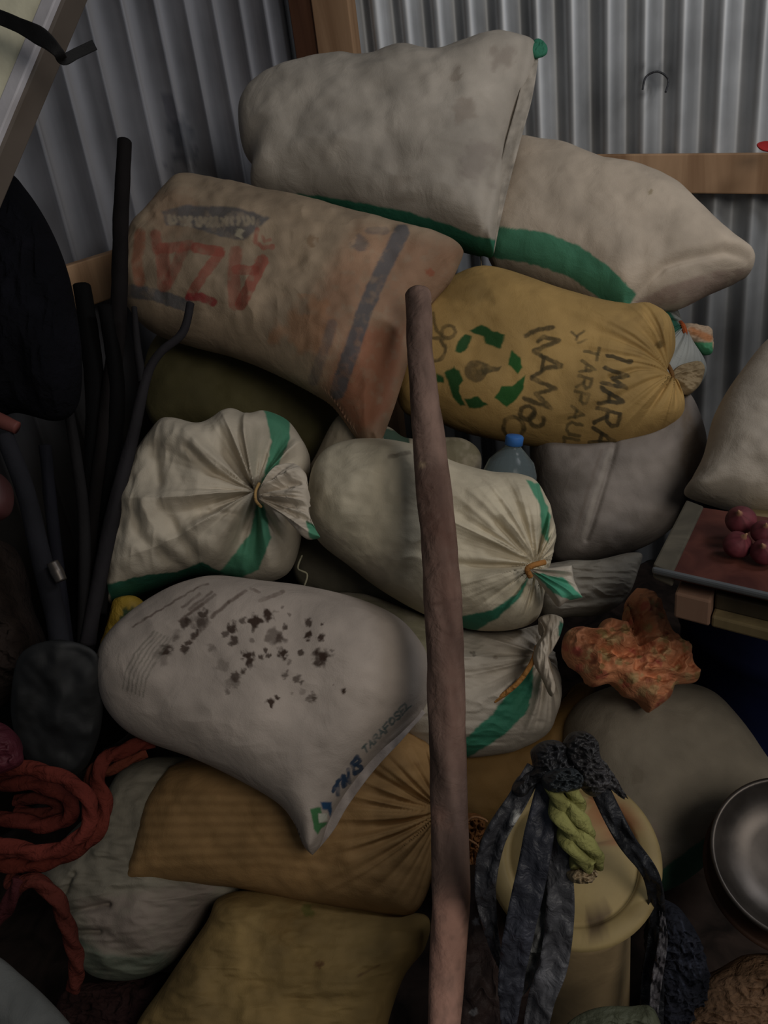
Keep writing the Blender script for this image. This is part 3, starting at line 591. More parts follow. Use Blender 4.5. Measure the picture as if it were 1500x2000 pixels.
# stained white sack with logo
def c3(pts): return [(180 + x / 3, 1100 + y / 3) for x, y in pts]
ST = (62, 42, 30); tops = []
for x, y, r, a in [(1350, 545, 46, 1), (1320, 580, 26, .8), (1120, 530, 28, .9), (1225, 525, 16, .8), (1040, 300, 30, .9), (950, 340, 30, .9), (885, 335, 14, .7), (985, 335, 18, .8), (825, 375, 24, .85), (780, 415, 20, .7), (830, 455, 20, .8),
     (1075, 435, 40, .6), (1090, 445, 20, .7), (1260, 425, 22, .9), (1345, 435, 18, .9), (1265, 350, 18, .8), (1345, 355, 9, .8), (1125, 375, 14, .8), (905, 540, 24, .9), (945, 535, 14, .8), (990, 550, 14, .8), (1010, 510, 14, .8), (1035, 540, 12, .8),
     (915, 575, 24, .9), (930, 600, 18, .7), (885, 635, 16, .8), (840, 665, 22, .75), (820, 700, 30, .4), (790, 750, 14, .5), (1130, 655, 18, .7), (1200, 680, 20, .7), (1225, 695, 12, .8), (1280, 790, 24, .6), (1300, 800, 12, .7), (1050, 815, 24, .95), (1080, 790, 14, .9),
     (1470, 750, 14, .9), (1155, 300, 10, .5), (1115, 255, 9, .5), (935, 450, 16, .5), (940, 400, 8, .5), (430, 510, 26, .85), (410, 550, 34, .35), (540, 350, 26, .8), (660, 300, 26, .8), (620, 340, 34, .45), (650, 350, 30, .6), (560, 340, 20, .6), (540, 500, 18, .8),
     (570, 465, 16, .8), (600, 425, 18, .8), (620, 400, 14, .8), (1165, 765, 8, .4), (1410, 715, 6, .4), (700, 500, 20, .4), (760, 600, 30, .3), (1405, 510, 12, .5), (1160, 580, 14, .5), (1240, 750, 20, .35), (495, 440, 16, .4), (500, 420, 20, .3)]:
    tops.append(('blot', c3([(x, y)]), ST, r / 3 * 1.32, min(1, a * 1.1)))
LN = (104, 84, 72)
for a, b, wd, al in [((240, 370), (620, 140), 3, .8), ((620, 140), (680, 120), 3, .7), ((530, 260), (630, 180), 5, .7), ((570, 270), (700, 170), 5, .7), ((560, 300), (720, 185), 5, .65), ((510, 340), (650, 240), 5, .6),
     ((700, 315), (800, 230), 6, .8), ((800, 230), (900, 160), 6, .8), ((985, 220), (1120, 165), 7, .7), ((930, 150), (980, 170), 5, .6), ((520, 510), (690, 350), 4, .5)]:
    tops.append(('stroke', c3([a, b]), LN, wd, al, 1.6))
for i in range(6):
    x = 215 + i * 24; tops.append(('stroke', c3([(x + 150 - i * 4, 400 + i * 8), (x + 40, 520 + i * 10), (x - 20, 640 + i * 8), (x - 35, 735 + i * 10)]), (112, 106, 92), 2.6, .6, 1.5))
BLU = (36, 62, 92)
tops += text('TNB', (650, 1548), (707, 1478), (0, -1), BLU, 6, 0)  # spacing reference only
def q5(pts): return [(560 + x / 5, 1300 + y / 5) for x, y in pts]
tops += [('poly', q5([(330, 1330), (440, 1325), (445, 1420), (430, 1480), (395, 1410), (345, 1400)]), (30, 76, 120)),
     ('poly', q5([(230, 1400), (330, 1385), (345, 1440), (310, 1460), (315, 1530), (400, 1530), (300, 1650), (262, 1590), (245, 1470)]), (64, 128, 72)),
     ('poly', q5([(310, 1450), (395, 1440), (400, 1510), (315, 1530)]), (200, 200, 180)),
     # T N B traced along the hem
     ('stroke', q5([(455, 1230), (470, 1180), (545, 1070)]), BLU, 6, .95, 1.5), ('stroke', q5([(500, 1140), (500, 1260)]), BLU, 7.5, .85, 2.5),
     ('stroke', q5([(555, 1180), (550, 1075), (615, 1140), (600, 1010)]), BLU, 7, .95, 1.5), ('stroke', q5([(575, 1160), (560, 1080)]), BLU, 7.5, .85, 2.5),
     ('stroke', q5([(665, 1060), (640, 950), (690, 880), (715, 930), (670, 970)]), BLU, 7, .95, 1.5), ('stroke', q5([(670, 970), (730, 980), (720, 1020), (670, 1060)]), BLU, 7, .95, 1.5)]
tops += text('TARAFOSEL', (713, 1472), (806, 1375), (-6, -11), (70, 92, 92), 2.8, .85)
s = puff('stained_sack', [(375, 1137), (430, 1128), (520, 1138), (600, 1148), (700, 1172), (780, 1210), (830, 1270), (843, 1330), (828, 1385), (790, 1430), (735, 1480), (690, 1532), (645, 1600), (627, 1648), (611, 1670), (611, 1670), (594, 1652), (578, 1612), (545, 1570), (470, 1525), (380, 1482),
     (290, 1450), (240, 1420), (205, 1370), (196, 1300), (212, 1250), (260, 1200), (320, 1160)],
     1.44, .13, gy=.35, gx=0, color=(178, 162, 148), seed=20, NN=760, MM=170, ops=tops, lump=.005, lumps=5, mottle=.05, center=(520, 1350),
     crease=[([(612, 1664), (648, 1590), (712, 1500), (760, 1440), (838, 1370)], 6, .010)], wr=.002, wrs=(80, 60))
tag(s, 'white sack with brown stains, printed lines and a blue green corner logo', 'sack')
ribbon('hem_fold', [P(608, 1666, 1.36), P(632, 1630, 1.36), P(668, 1565, 1.365), P(722, 1494, 1.38), P(775, 1440, 1.39), P(826, 1388, 1.41)], [.008, .026, .026, .024, .02, .012], .006, POLY, s, col=(170, 156, 148), wav=.003, seed=2)

# ------------------------------------------------------------------ bottle
def glass_mat():
    m, nt, b = newmat('clear_plastic'); b.inputs['Base Color'].default_value = (.34, .42, .44, 1); b.inputs['Roughness'].default_value = .12
    b.inputs['Transmission Weight'].default_value = .75; b.inputs['IOR'].default_value = 1.15
    n = N(nt, 'ShaderNodeTexNoise'); n.inputs['Scale'].default_value = 40; bp = N(nt, 'ShaderNodeBump'); bp.inputs['Strength'].default_value = .2
    nt.links.new(n.outputs[0], bp.inputs['Height']); nt.links.new(bp.outputs[0], b.inputs['Normal']); return m
GLASS = glass_mat()
bt = P(1004, 862, 1.66); bd = P(985, 1010, 1.72); ax = unit(bt - bd); base = bt - ax * .19
e = empty('water_bottle', base, 'clear plastic bottle with a bright blue cap standing behind the middle tied sack', 'bottle')
lathe('bottle_body', base, ax, [(.002, 0), (.056, .002), (.06, .01), (.06, .1), (.058, .12), (.049, .145), (.03, .165), (.017, .178), (.016, .19)], GLASS, e, col=(150, 170, 180))
cp = lathe('bottle_cap', base + ax * .182, ax, [(.0175, 0), (.0195, .001), (.0195, .018), (.017, .021), (.001, .022)], PAINTED, e, col=(40, 110, 200)); cp['label'] = 'bright blue cap'

# ------------------------------------------------------------------ orange patterned cloth
random.seed(3); cops = []
for i in range(170):
    x, y = random.uniform(1095, 1370), random.uniform(1150, 1400); cops.append(('blot', [(x, y)], random.choice([(200, 170, 110), (120, 120, 60), (150, 60, 40), (210, 120, 80), (170, 150, 90), (190, 70, 60)]), random.uniform(4, 11), .6))
s = puff('patterned_cloth', [(1098, 1270), (1104, 1238), (1128, 1226), (1160, 1232), (1180, 1212), (1215, 1218), (1236, 1232), (1228, 1200), (1222, 1176), (1242, 1150), (1242, 1150), (1268, 1162), (1290, 1192), (1312, 1236), (1345, 1268), (1348, 1292), (1364, 1316), (1364, 1316), (1358, 1332),
     (1318, 1338), (1306, 1364), (1268, 1392), (1268, 1392), (1246, 1366), (1222, 1358), (1195, 1334), (1160, 1340), (1140, 1320), (1112, 1296)], 1.50, .05, gy=.5, color=(214, 132, 84), seed=21, ops=cops, NN=420, MM=110, mat=CRUMP, lump=.012, lumps=14,
     wr=.018, wrs=(34, 26), center=(1225, 1280), mottle=.25, crease=[([(1150, 1262), (1200, 1290), (1238, 1272), (1240, 1236)], 12, .04)])
tag(s, 'crumpled orange patterned cloth dropped on the round grey sack', 'cloth')

# ------------------------------------------------------------------ tray, onions, drum, basin
RED = wood_mat('red_brown_board', (70, 28, 22), (104, 50, 38), 10, stretch=(1, 1, 1)); BOARD = wood_mat('weathered_board', (58, 54, 44), (100, 92, 76), 10, stretch=(.3, 1, 1))
ZT = .86
A, B_, C_, D_ = PZ(1340, 985, ZT), PZ(1275, 1112, ZT), PZ(1640, 1195, ZT), PZ(1640, 1030, ZT)
e = empty('wooden_tray', B_, 'shallow red brown tray holding onions on a timber shelf at right', 'tray')
prism('tray_floor', [A, B_, C_, D_], (0, 0, -.012), RED, e)
inn = unit(C_ - B_); bk = unit(A - B_)
up = np.array([0, 0, .008])
prism('side_board', [A + up * 1.4, B_ + up * 1.4, B_ + inn * .035 + up * .4, A + inn * .035 + up * .4], (0, 0, -.03), BOARD, e)
prism('front_strip', [B_ + up, C_ + up, C_ + up - bk * .010, B_ + up - bk * .010], (0, 0, -.012), metal_mat('dull_metal', (104, 108, 112), .5, .5), e)
C_ = C_ + inn * .12
e2 = empty('timber_shelf', B_ - np.array([0, 0, .05]), 'rough timber shelf edge under the onion tray, above the blue drum', 'shelf')
dz = np.array([0, 0, -.032])
prism('end_block', [B_ + inn * .04 + dz - bk * .006, B_ + inn * .10 + dz - bk * .006, B_ + inn * .10 + bk * .08 + dz, B_ + inn * .04 + bk * .08 + dz], (0, 0, -.05), wood_mat('pale_block', (124, 88, 68), (150, 112, 88), 9), e2)
prism('front_plank', [B_ + inn * .102 + dz * 1.9 - bk * .004, C_ + dz * 1.9 - bk * .004, C_ + dz * 1.9 + bk * .75, B_ + inn * .102 + dz * 1.9 + bk * .75], (0, 0, -.022), wood_mat('old_plank', (100, 84, 52), (150, 128, 84), 9), e2)
prism('shelf_rail', [B_ + inn * .102 + dz + bk * .02, C_ + dz + bk * .02, C_ + dz + bk * .05, B_ + inn * .102 + dz + bk * .05], (0, 0, -.03), wood_mat('dark_rail', (60, 50, 34), (84, 72, 50), 9), e2)  # rail wood is darker than the plank
ons = [(1447, 1016, 26, .02, 'red onion at the back left of the tray, half under the white sack'), (1440, 1064, 25, 0, 'shiny red onion at the front left of the onion heap'),
       (1492, 1040, 22, .02, 'pale red onion at the photo edge, level with the back onions'), (1494, 1078, 24, .0, 'red onion at the photo edge, beside the shiny front one')]
for x, y, r, dz_, lab in ons:
    c = PZ(x, y, ZT + .025 + dz_); d = np.linalg.norm(c - CAMP); R = r / F * d * 1.0
    V, fs = lathe('', c, unit(np.array([random.uniform(-.6, .6), -.5, .8])), [(.001, -R * .9), (R * .3, -R * .86), (R * .75, -R * .6), (R * .98, -R * .15), (R, .1 * R), (R * .88, .45 * R), (R * .6, .75 * R), (R * .25, .98 * R), (R * .1, 1.2 * R), (R * .06, 1.45 * R)], None, sides=32, raw=True)
    cc = np.tile(lin((112, 42, 50)), (len(V), 1)); th = np.tile(np.arange(32), 10); cc *= (1 + .5 * fbm(th * .9, np.repeat(np.arange(10), 32) * .25, 2, 3))[:, None]
    cc[:32 * 2] = lin((190, 150, 110)); cc[-64:] = lin((180, 130, 90))
    o = meshobj('red_onion', V, fs, PAINTED, None, cc); tag(o, lab, 'onion', 'red onions in the tray')
prism('shelf_rail', [B_ + inn * .14 + dz + bk * .5, C_ + dz + bk * .5, C_ + dz + bk * .56, B_ + inn * .14 + dz + bk * .56], (0, 0, -.03), bpy.data.materials['dark_rail'], e2)
dc = P(1560, 1330, 1.92); dc[2] = 0
e = empty('blue_drum', dc, 'dark blue plastic drum standing under the timber shelf', 'drum')
pr = [(.001, 0), (.26, 0), (.275, .02)]
for z in (.2, .45): pr += [(.28, z - .03), (.29, z - .015), (.29, z + .015), (.28, z + .03)]
pr += [(.28, .70), (.27, .73), (.27, .753)]
lathe('drum_body', dc, (0, 0, 1), pr, PAINTED, e, col=(14, 26, 74)); lathe('drum_lid', dc + np.array([0, 0, .753]), (0, 0, 1), [(.275, 0), (.28, .01), (.26, .02), (.001, .02)], PAINTED, e, col=(12, 22, 60))
ALU = metal_mat('worn_aluminium', (96, 88, 82), .75, .38, nscale=14, var=.6); RUST = metal_mat('sooty_rust', (96, 60, 40), .4, .6, nscale=10, var=.6)
bc = P(1552, 1672, 1.22); bax = unit(unit(CAMP - bc) + np.array([0, 0, .35]) + np.array([0.1, 0, 0]))
o = lathe('metal_basin', bc - bax * .02, bax, [(.001, -.02), (.06, -.02), (.092, -.012), (.108, .004), (.116, .018), (.120, .022), (.124, .018), (.124, .012), (.112, -.006), (.09, -.024), (.001, -.026)][::-1], ALU, None)
tag(o, 'round silver metal basin with a shiny rim at the right edge', 'basin')
o = lathe('cooking_pot', bc - bax * .085 + np.array([-.004, 0, -.012]), bax, [(.001, -.07), (.085, -.065), (.112, -.03), (.12, .0), (.126, .014), (.130, .016), (.130, .02), (.122, .02), (.11, .01), (.001, .008)], RUST, None)
tag(o, 'sooty rust rimmed pot directly under the silver basin', 'pot')

# ------------------------------------------------------------------ cream container with rubber straps and rope
K = P(1114, 1662, 1.14); kax = unit(unit(CAMP - K) * .9 + np.array([-.10, 0, .75]))
foot = np.array([K[0] + .005, K[1] + .03, 0.0]); bax2 = np.array([0, 0, 1.0]); hK = K[2] - .03
e = empty('plastic_container', foot, 'cream plastic container with a flared round lid, bound by black rubber straps', 'container')
crm = (176, 150, 92)
lathe('body', foot, bax2, [(.001, 0), (.088, 0), (.092, .01), (.092, hK - .12), (.098, hK - .11), (.098, hK - .085), (.09, hK - .075), (.08, hK - .03), (.06, hK), (.001, hK)], PAINTED, e, col=(196, 164, 114),
      ops=[('stroke', [(1222, 1840), (1228, 2000)], (220, 170, 130), 8, .8, 4), ('blot', [(1150, 1800)], (84, 60, 50), 26, .7)])
lathe('lid', K - kax * .035, kax, [(.001, -.02), (.09, -.02), (.118, -.006), (.127, .004), (.129, .012), (.124, .018), (.104, .021), (.099, .017), (.096, .010), (.09, .012), (.07, .026), (.035, .034), (.001, .036)], PAINTED, e, col=crm,
      ops=[('poly', [(1150, 1550), (1210, 1560), (1250, 1620), (1235, 1655), (1180, 1650), (1150, 1620)], (170, 100, 56), 3, .8, 5), ('stroke', [(1160, 1650), (1210, 1640), (1240, 1650)], (90, 70, 40), 3, .8), ('blot', [(1160, 1800)], (70, 46, 40), 26, .75)])
sp = empty('rubber_straps', P(1110, 1480, 1.02), 'bundle of dusty black rubber straps knotted over the cream container', 'strap')
def rib(pts, w_, col, sd, **k): return ribbon('strap', [P(x, y, d) for x, y, d in pts], [q / F * 1.0 for q in w_], .005, RUBBER, sp, col=col, wav=.012, seed=sd, n=90, **k)
rib([(1045, 1500, 1.0), (1012, 1560, .99), (965, 1640, 1.0), (948, 1730, 1.01), (962, 1830, 1.04), (985, 1900, 1.06)], [34, 40, 46, 40, 26, 14], (66, 66, 72), 1, ops=[('blot', [(1008, 1598)], (220, 220, 214), 14, .9), ('stroke', [(1000, 1620), (990, 1660)], (190, 190, 186), 6, .6)])  # pale blot and streak are a highlight painted onto the strap
rib([(1072, 1520, .985), (1058, 1600, .975), (1040, 1700, .975), (1018, 1800, .985), (1000, 1900, 1.0), (992, 2030, 1.02)], [40, 56, 58, 56, 48, 20], (62, 64, 76), 2)
rib([(1082, 1640, 1.0), (1070, 1740, 1.0), (1050, 1830, 1.01), (1045, 1880, 1.02), (1008, 1950, 1.03)], [20, 36, 38, 34, 14], (104, 104, 102), 3)
rib([(1078, 1560, .99), (1092, 1680, .985), (1094, 1780, .985), (1082, 1880, .995), (1058, 1950, 1.0), (1040, 2040, 1.02)], [30, 46, 54, 54, 50, 46], (92, 92, 98), 4)
rib([(1150, 1490, 1.02), (1178, 1555, 1.03), (1222, 1640, 1.03), (1272, 1712, 1.05), (1284, 1800, 1.1), (1276, 1900, 1.13), (1270, 2040, 1.15)], [40, 40, 34, 34, 36, 50, 54], (36, 38, 44), 5)
rib([(1292, 1760, 1.1), (1294, 1840, 1.1), (1282, 1920, 1.11), (1276, 1990, 1.12)], [10, 20, 22, 18], (96, 92, 98), 6)
rib([(1120, 1470, 1.0), (1165, 1500, 1.0), (1195, 1530, 1.02), (1222, 1560, 1.03)], [34, 40, 26, 8], (50, 48, 50), 7)
for k, (ol, d, c) in enumerate([([(1000, 1545), (1012, 1518), (1040, 1500), (1038, 1466), (1066, 1446), (1100, 1452), (1120, 1490), (1128, 1540), (1090, 1540), (1050, 1530), (1020, 1556)], 1.0, (44, 44, 48)),
       ([(1100, 1470), (1112, 1434), (1140, 1428), (1164, 1446), (1172, 1482), (1190, 1524), (1160, 1556), (1128, 1530)], .99, (54, 52, 54)), ([(1060, 1515), (1090, 1500), (1126, 1504), (1132, 1536), (1100, 1548), (1066, 1544)], .965, (48, 54, 58))]):
    puff('knot', ol, d, .026, color=c, parent=sp, NN=160, MM=36, wr=.012, wrs=(16, 12), mat=RUBBER, seed=k, mottle=.3)
rp = empty('braided_rope', P(1100, 1540, .99), 'yellow green braided rope hanging from the rubber knot onto the cream lid', 'rope')
for ph_, (xa, xb) in enumerate([((1084, 1498 + 32), (1138, 1694)), ((1110, 1530), (1162, 1690))]):
    for k in range(2):
        q_ = []
        for t in np.linspace(0, 1, 15):
            cx = xa[0] + (xb[0] - xa[0]) * t ** 1.3; cy = xa[1] + (xb[1] - xa[1]) * t; a_ = t * 9.5 + k * math.pi + ph_
            q_.append(P(cx + 11 * math.cos(a_), cy, .968 + .011 * math.sin(a_) - .008 * math.sin(t * 3)))
        tube('strand', q_, [.008, .0095, .0095, .008], FUZZ, rp, n=120, sides=16, col=(146, 144, 76), lobes=3, lobe=.12, twist=160)
f_ = puff('frayed_end', [(1106, 1700), (1122, 1684), (1150, 1690), (1164, 1704), (1150, 1722), (1122, 1724), (1108, 1714)], .985, .014, color=(186, 160, 120), parent=rp, NN=90, MM=20, wr=.01, wrs=(8, 8), mat=FUZZ)

# ------------------------------------------------------------------ wooden pole in front
pp = [P(816, 578, 1.62), P(822, 700, 1.52), P(842, 900, 1.42), P(852, 1000, 1.38), P(864, 1150, 1.31), P(872, 1350, 1.24), P(877, 1550, 1.17), P(880, 1750, 1.10), P(868, 2000, 1.02), P(862, 2180, .98)]
e_pts = pp + [pp[-1] + (pp[-1] - pp[-2]) * 2.2]
e_pts[-1][2] = max(e_pts[-1][2], .0)
rad = [26 * 1.62, 25 * 1.52, 31 * 1.42, 35 * 1.38, 36 * 1.31, 37 * 1.24, 36 * 1.17, 38 * 1.10, 33 * 1.02, 33 * .98, 33 * .95]
V, fs = tube('', e_pts, [q / F for q in rad], None, n=320, sides=40, bump=.12, raw=True, seed=3)
pr_ = proj(V); cc = np.tile(lin((128, 98, 84)), (len(V), 1)); cc *= (1 + .7 * fbm(V[:, 0] * 60, V[:, 2] * 14, 1, 4))[:, None]
cc = paint(cc, pr_, [('blot', [(826, 908)], (190, 160, 120), 8, .8), ('poly', [(800, 930), (880, 900), (885, 1060), (800, 1040)], (92, 60, 48), 3, .6, 22), ('poly', [(835, 1000), (905, 1000), (900, 1500), (880, 1500)], (104, 64, 50), 3, .5, 30),
     ('poly', [(820, 1760), (920, 1740), (910, 2100), (820, 2100)], (196, 140, 118), 3, .8, 40), ('stroke', [(838, 1720), (905, 1708)], (130, 96, 80), 3, .6), ('stroke', [(845, 1180), (900, 1170)], (80, 52, 40), 4, .5), ('blot', [(830, 1240)], (80, 52, 40), 12, .5),  # pinkish lower patch is a painted highlight on the near end
     ('blot', [(850, 1600)], (170, 120, 98), 30, .4)])
o = meshobj('wooden_pole', V, fs, cloth_mat('bark', weave=90, bump=.7, crumple=24, cb=.8, dirt=.35, rough=.8), None, cc)
tag(o, 'long reddish brown wooden pole leaning in front of the sacks', 'pole')

# ------------------------------------------------------------------ tools at the left
STICKM = cloth_mat('smoky_wood', weave=80, bump=.3, crumple=20, cb=.3, dirt=.4, rough=.85, spec=.12)
def stick(pts, r, label, col=(44, 40, 42), name='wooden_stick', parent=None, bump=.15, mat=None):
    o = tube(name, [P(*q) for q in pts], r, mat or STICKM, parent, n=120, sides=16, col=col, bump=bump, seed=len(pts))
    if parent is None: tag(o, label, 'stick')
    return o
stick([(243, 276, 1.80), (236, 420, 1.77), (232, 600, 1.72), (212, 800, 1.68), (190, 1000, 1.64), (172, 1200, 1.60), (160, 1420, 1.60)], [.0165, .018, .019, .02, .02], 'tall dark wooden pole reaching highest against the left wall', (26, 22, 22), 'tool_handle')
fk = empty('forked_branch', P(240, 880, 1.6), 'slim grey forked branch leaning left of the tied sack', 'branch')
stick([(372, 592, 1.66), (356, 650, 1.65), (312, 690, 1.64), (285, 740, 1.63), (262, 840, 1.61), (232, 960, 1.58), (200, 1100, 1.56), (170, 1260, 1.54)], [.009, .009, .012, .015, .016, .016], '', (42, 39, 42), 'main_limb', fk)
stick([(262, 600, 1.66), (268, 680, 1.65), (280, 745, 1.63)], [.006, .008, .010], '', (38, 36, 38), 'side_limb', fk)
stick([(160, 560, 1.75), (185, 760, 1.70), (180, 1000, 1.66), (150, 1280, 1.60)], [.02, .022, .022], 'thick dark stick behind the shovel handle', (10, 9, 10))
stick([(128, 770, 1.62), (150, 900, 1.60), (165, 1050, 1.57), (160, 1300, 1.54)], [.010, .012, .012], 'thin grey stick between the jacket and the forked branch', (32, 30, 31))
stick([(205, 600, 1.70), (228, 760, 1.68), (215, 950, 1.65), (190, 1200, 1.58)], [.016, .018, .018], 'dark crooked stick just right of the tallest pole', (11, 10, 11))
stick([(88, 870, 1.55), (98, 980, 1.54), (118, 1150, 1.52), (140, 1330, 1.50)], [.012, .012, .012], 'slender blue black rod standing next to the shovel shaft', (26, 26, 34), 'rod')
sh = empty('shovel', P(110, 1400, 1.4), 'long handled shovel standing blade down above the red rope', 'shovel')
stick([(8, 850, 1.42), (50, 960, 1.42), (78, 1080, 1.41), (108, 1200, 1.40), (122, 1300, 1.39)], [.016, .017, .018, .018], '', (36, 36, 42), 'shaft', sh, bump=.05)
tube('ferrule', [P(102, 1098, 1.38), P(112, 1118, 1.38), P(120, 1135, 1.38)], [.010, .012, .010], ALU, sh, n=16)
b_ = puff('blade', [(30, 1300), (60, 1262), (120, 1250), (180, 1268), (200, 1310), (200, 1400), (186, 1460), (158, 1508), (100, 1520), (50, 1480), (22, 1400)], 1.38, .012, gy=-.1, gx=.2, color=(27, 28, 29), mat=PAINTED, parent=sh, NN=200, MM=40, crease=[([(115, 1260), (120, 1400)], 22, -.008)], mottle=.3)
tube('grip', [P(-20, 812, 1.43), P(15, 828, 1.42), P(34, 836, 1.42)], [.014, .014, .012], PAINTED, sh, n=20, col=(120, 60, 52))
s = puff('jacket', [(-90, 330), (10, 335), (52, 372), (95, 440), (128, 520), (146, 600), (158, 700), (150, 790), (110, 822), (30, 806), (-90, 800)], 1.5, .07, gx=.1, gy=0, color=(15, 15, 22), seed=22, wr=.014, wrs=(40, 130), mat=FUZZ, mottle=.2)
tag(s, 'dark navy jacket hanging at the left edge below the framed panel', 'jacket')
s = puff('plastic_ball', [(-40, 960), (-20, 925), (0, 925), (18, 945), (22, 980), (8, 1008), (-20, 1012)], 1.30, .03, color=(74, 34, 34), NN=90, MM=20, mat=PAINTED); tag(s, 'dull red round plastic thing at the left edge beside the shovel shaft', 'ball')
s = puff('burlap_bundle', [(-120, 1070), (-20, 1055), (24, 1068), (45, 1120), (56, 1180), (80, 1240), (88, 1300), (60, 1340), (-40, 1400), (-120, 1400)], 1.5, .08, color=(46, 36, 31), seed=23, wr=.016, wrs=(26, 26), mat=FUZZ, mottle=.4); tag(s, 'lumpy brown burlap bundle at the left edge behind the shovel', 'bundle')
s = puff('pink_cloth', [(-80, 1410), (-10, 1408), (26, 1430), (40, 1462), (30, 1500), (-80, 1520)], 1.28, .03, color=(84, 26, 38), seed=24, wr=.01, wrs=(20, 14), mat=CRUMP, NN=140, MM=30); tag(s, 'crumpled pink red cloth at the left edge above the rope coil', 'cloth')
s = puff('plastic_packet', [(196, 1262), (205, 1236), (216, 1196), (226, 1170), (262, 1164), (284, 1184), (270, 1220), (240, 1256), (222, 1300), (200, 1310)], 1.60, .025, color=(172, 136, 34), seed=25, NN=160, MM=34, mat=CRUMP, ops=[('blot', [(248, 1198)], (34, 70, 40), 16, .95), ('blot', [(216, 1250)], (120, 80, 20), 14, .6), ('blot', [(205, 1205)], (90, 30, 30), 10, .8)]); tag(s, 'yellow and green plastic packet poking out left of the stained sack', 'packet')
# red rope coil
rope = empty('rope_coil', P(90, 1600, 1.36), 'thick red rope coiled on the pale sack at the lower left', 'rope')
def coil(pts, col, r=.0125, n=260): return tube('rope_loop', [P(*q) for q in pts], r, FUZZ, rope, n=n, sides=24, col=col, lobes=3, lobe=.16, twist=110)
coil([(-60, 1520, 1.34), (30, 1500, 1.33), (110, 1515, 1.32), (165, 1550, 1.31), (176, 1600, 1.31), (150, 1640, 1.30), (90, 1665, 1.30), (0, 1650, 1.30), (-60, 1640, 1.3)], (115, 43, 33))
coil([(-60, 1540, 1.37), (40, 1530, 1.36), (100, 1540, 1.36), (140, 1570, 1.355), (130, 1600, 1.355), (80, 1612, 1.35), (20, 1600, 1.35), (-60, 1605, 1.35)], (107, 40, 31), n=220)
coil([(30, 1565, 1.385), (70, 1558, 1.38), (110, 1568, 1.38), (118, 1582, 1.38), (80, 1590, 1.38), (30, 1582, 1.38)], (99, 40, 31), r=.010, n=140)
coil([(300, 1445, 1.42), (250, 1462, 1.40), (205, 1484, 1.38), (190, 1520, 1.36), (205, 1570, 1.36), (190, 1625, 1.345), (140, 1665, 1.34), (60, 1690, 1.33), (-60, 1680, 1.33)], (112, 42, 31))
coil([(285, 1468, 1.43), (240, 1490, 1.41), (210, 1505, 1.40), (185, 1500, 1.39), (175, 1520, 1.38), (182, 1560, 1.375)], (117, 52, 35), r=.010, n=140)
coil([(15, 1660, 1.36), (30, 1700, 1.34), (25, 1730, 1.32), (70, 1722, 1.31), (110, 1755, 1.31), (135, 1820, 1.32), (150, 1880, 1.34), (145, 1930, 1.36)], (107, 45, 35))
coil([(40, 1715, 1.31), (20, 1760, 1.31), (-10, 1800, 1.32), (-60, 1820, 1.33)], (87, 36, 40))
s = puff('folded_sheet', [(-120, 1850), (-20, 1862), (40, 1905), (95, 1955), (150, 2020), (190, 2090), (-120, 2100)], 1.16, .03, gy=.4, color=(98, 100, 98), seed=26, NN=200, MM=40); tag(s, 'pale grey folded sheet in the bottom left corner', 'sheet')
s = puff('soiled_rag', [(130, 1930), (220, 1915), (330, 1900), (330, 1960), (280, 2060), (160, 2090), (110, 2000)], 1.50, .03, gy=.5, color=(58, 36, 34), seed=27, wr=.012, wrs=(26, 20), mat=FUZZ, mottle=.5, NN=220, MM=44); tag(s, 'dark soiled rag on the floor between the corner sheet and yellow sack', 'rag')
# dark bag beside the pole foot, net, burlap corner
s = puff('plastic_bag', [(890, 1720), (935, 1690), (965, 1720), (990, 1790), (1030, 1890), (1060, 1990), (1060, 2090), (890, 2090), (870, 1900)], 1.26, .06, gy=.3, color=(66, 50, 46), seed=28, wr=.012, wrs=(40, 60), mat=CRUMP, mottle=.35,
     ops=[('blot', [(930, 1800)], (150, 150, 156), 7, .7), ('blot', [(955, 1815)], (130, 130, 140), 8, .6), ('blot', [(925, 1975)], (150, 146, 146), 7, .8), ('blot', [(940, 1760)], (120, 116, 116), 4, .6)]); tag(s, 'dark brown plastic bag on the floor between the pole and the container', 'bag')
s = puff('net_bag', [(1278, 1770), (1316, 1765), (1350, 1810), (1372, 1870), (1375, 1930), (1345, 1985), (1300, 2050), (1268, 2060), (1262, 1900)], 1.24, .05, gy=.3, color=(38, 40, 50), seed=29, wr=.016, wrs=(24, 18), mat=FUZZ, mottle=.5,
     ops=[('stroke', [(1330 - 14 * i, 1800 + 8 * i), (1368 - 10 * i, 1900 + 10 * i)], (70, 76, 96), 3, .5) for i in range(5)]); tag(s, 'black stringy net bag beside the container, right of the straps', 'bag')
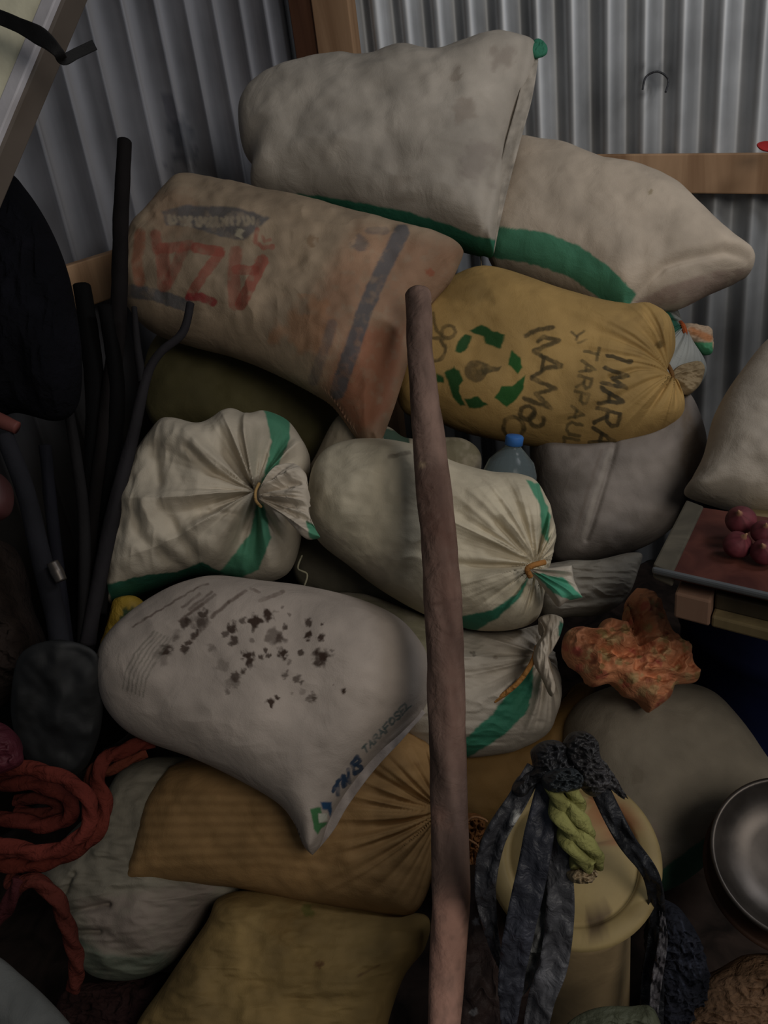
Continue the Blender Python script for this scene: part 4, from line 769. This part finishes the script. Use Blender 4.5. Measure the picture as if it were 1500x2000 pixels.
s = puff('burlap_sack', [(1262, 2010), (1320, 1955), (1370, 1915), (1420, 1890), (1470, 1865), (1540, 1880), (1600, 2000), (1560, 2110), (1260, 2110)], 1.22, .07, gy=.4, color=(128, 94, 66), seed=30, wr=.010, wrs=(22, 16), mat=FUZZ, mottle=.25); tag(s, 'coarse brown burlap sack in the bottom right corner', 'sack')
s = puff('plastic_sheet', [(1090, 2030), (1120, 1990), (1170, 1968), (1230, 1966), (1280, 1975), (1290, 2090), (1090, 2090)], 1.02, .015, gy=.3, color=(84, 88, 66), seed=31, wr=.008, wrs=(30, 12), mat=CRUMP, NN=160, MM=34); tag(s, 'scrap of greenish plastic sheet at the foot of the container', 'plastic sheet')

# ------------------------------------------------------------------ framed panel in the top left corner
def pln(x, y, d0=1.10, gx=-.2, gy=0.0, x0=60, y0=120):
    u0, v0 = (x0 - 750) / F, (1000 - y0) / F; k = d0 * (1 - gx * u0 - gy * v0); u, v = (x - 750) / F, (1000 - y) / F
    return P(x, y, k / (1 - gx * u - gy * v))
nrm = np.array([-.2, 0, 1.0]); nrm /= np.linalg.norm(nrm); nW = RW @ nrm
e = empty('framed_panel', pln(20, 150), 'cream panel in a silver metal frame leaning across the upper left corner', 'panel')
prism('panel_face', [pln(-330, -60), pln(114, -60), pln(-86, 420), pln(-330, 420)], -nW * .02, PAINTED, e, col=(240, 234, 200))
prism('metal_frame', [v + nW * .004 for v in [pln(109, -60), pln(137, -60), pln(-63, 420), pln(-91, 420)]], -nW * .014, PAINTED, e, col=(196, 192, 198), bev=.002)
prism('frame_side', [pln(128, -60) - nW * .006, pln(142, -60) - nW * .006, pln(-58, 420) - nW * .006, pln(-75, 420) - nW * .006], -nW * .042, metal_mat('frame_side_metal', (110, 98, 88), .3, .5), e, bev=.003)
st = ribbon('rubber_strap', [P(-40, 20, 1.06), P(20, 42, 1.05), P(80, 72, 1.035), P(112, 100, 1.03), P(124, 116, 1.05), P(150, 104, 1.06), P(184, 88, 1.07)], [.018, .019, .019, .024, .015, .013, .013], .006, cloth_mat('flat_rubber', dirt=.1, cb=.1), None, col=(20, 19, 20), wav=.0)
tag(st, 'black rubber strap tied round the frame of the cream panel', 'strap')

for o in bpy.data.objects:
    if '_og' in o: del o['_og']
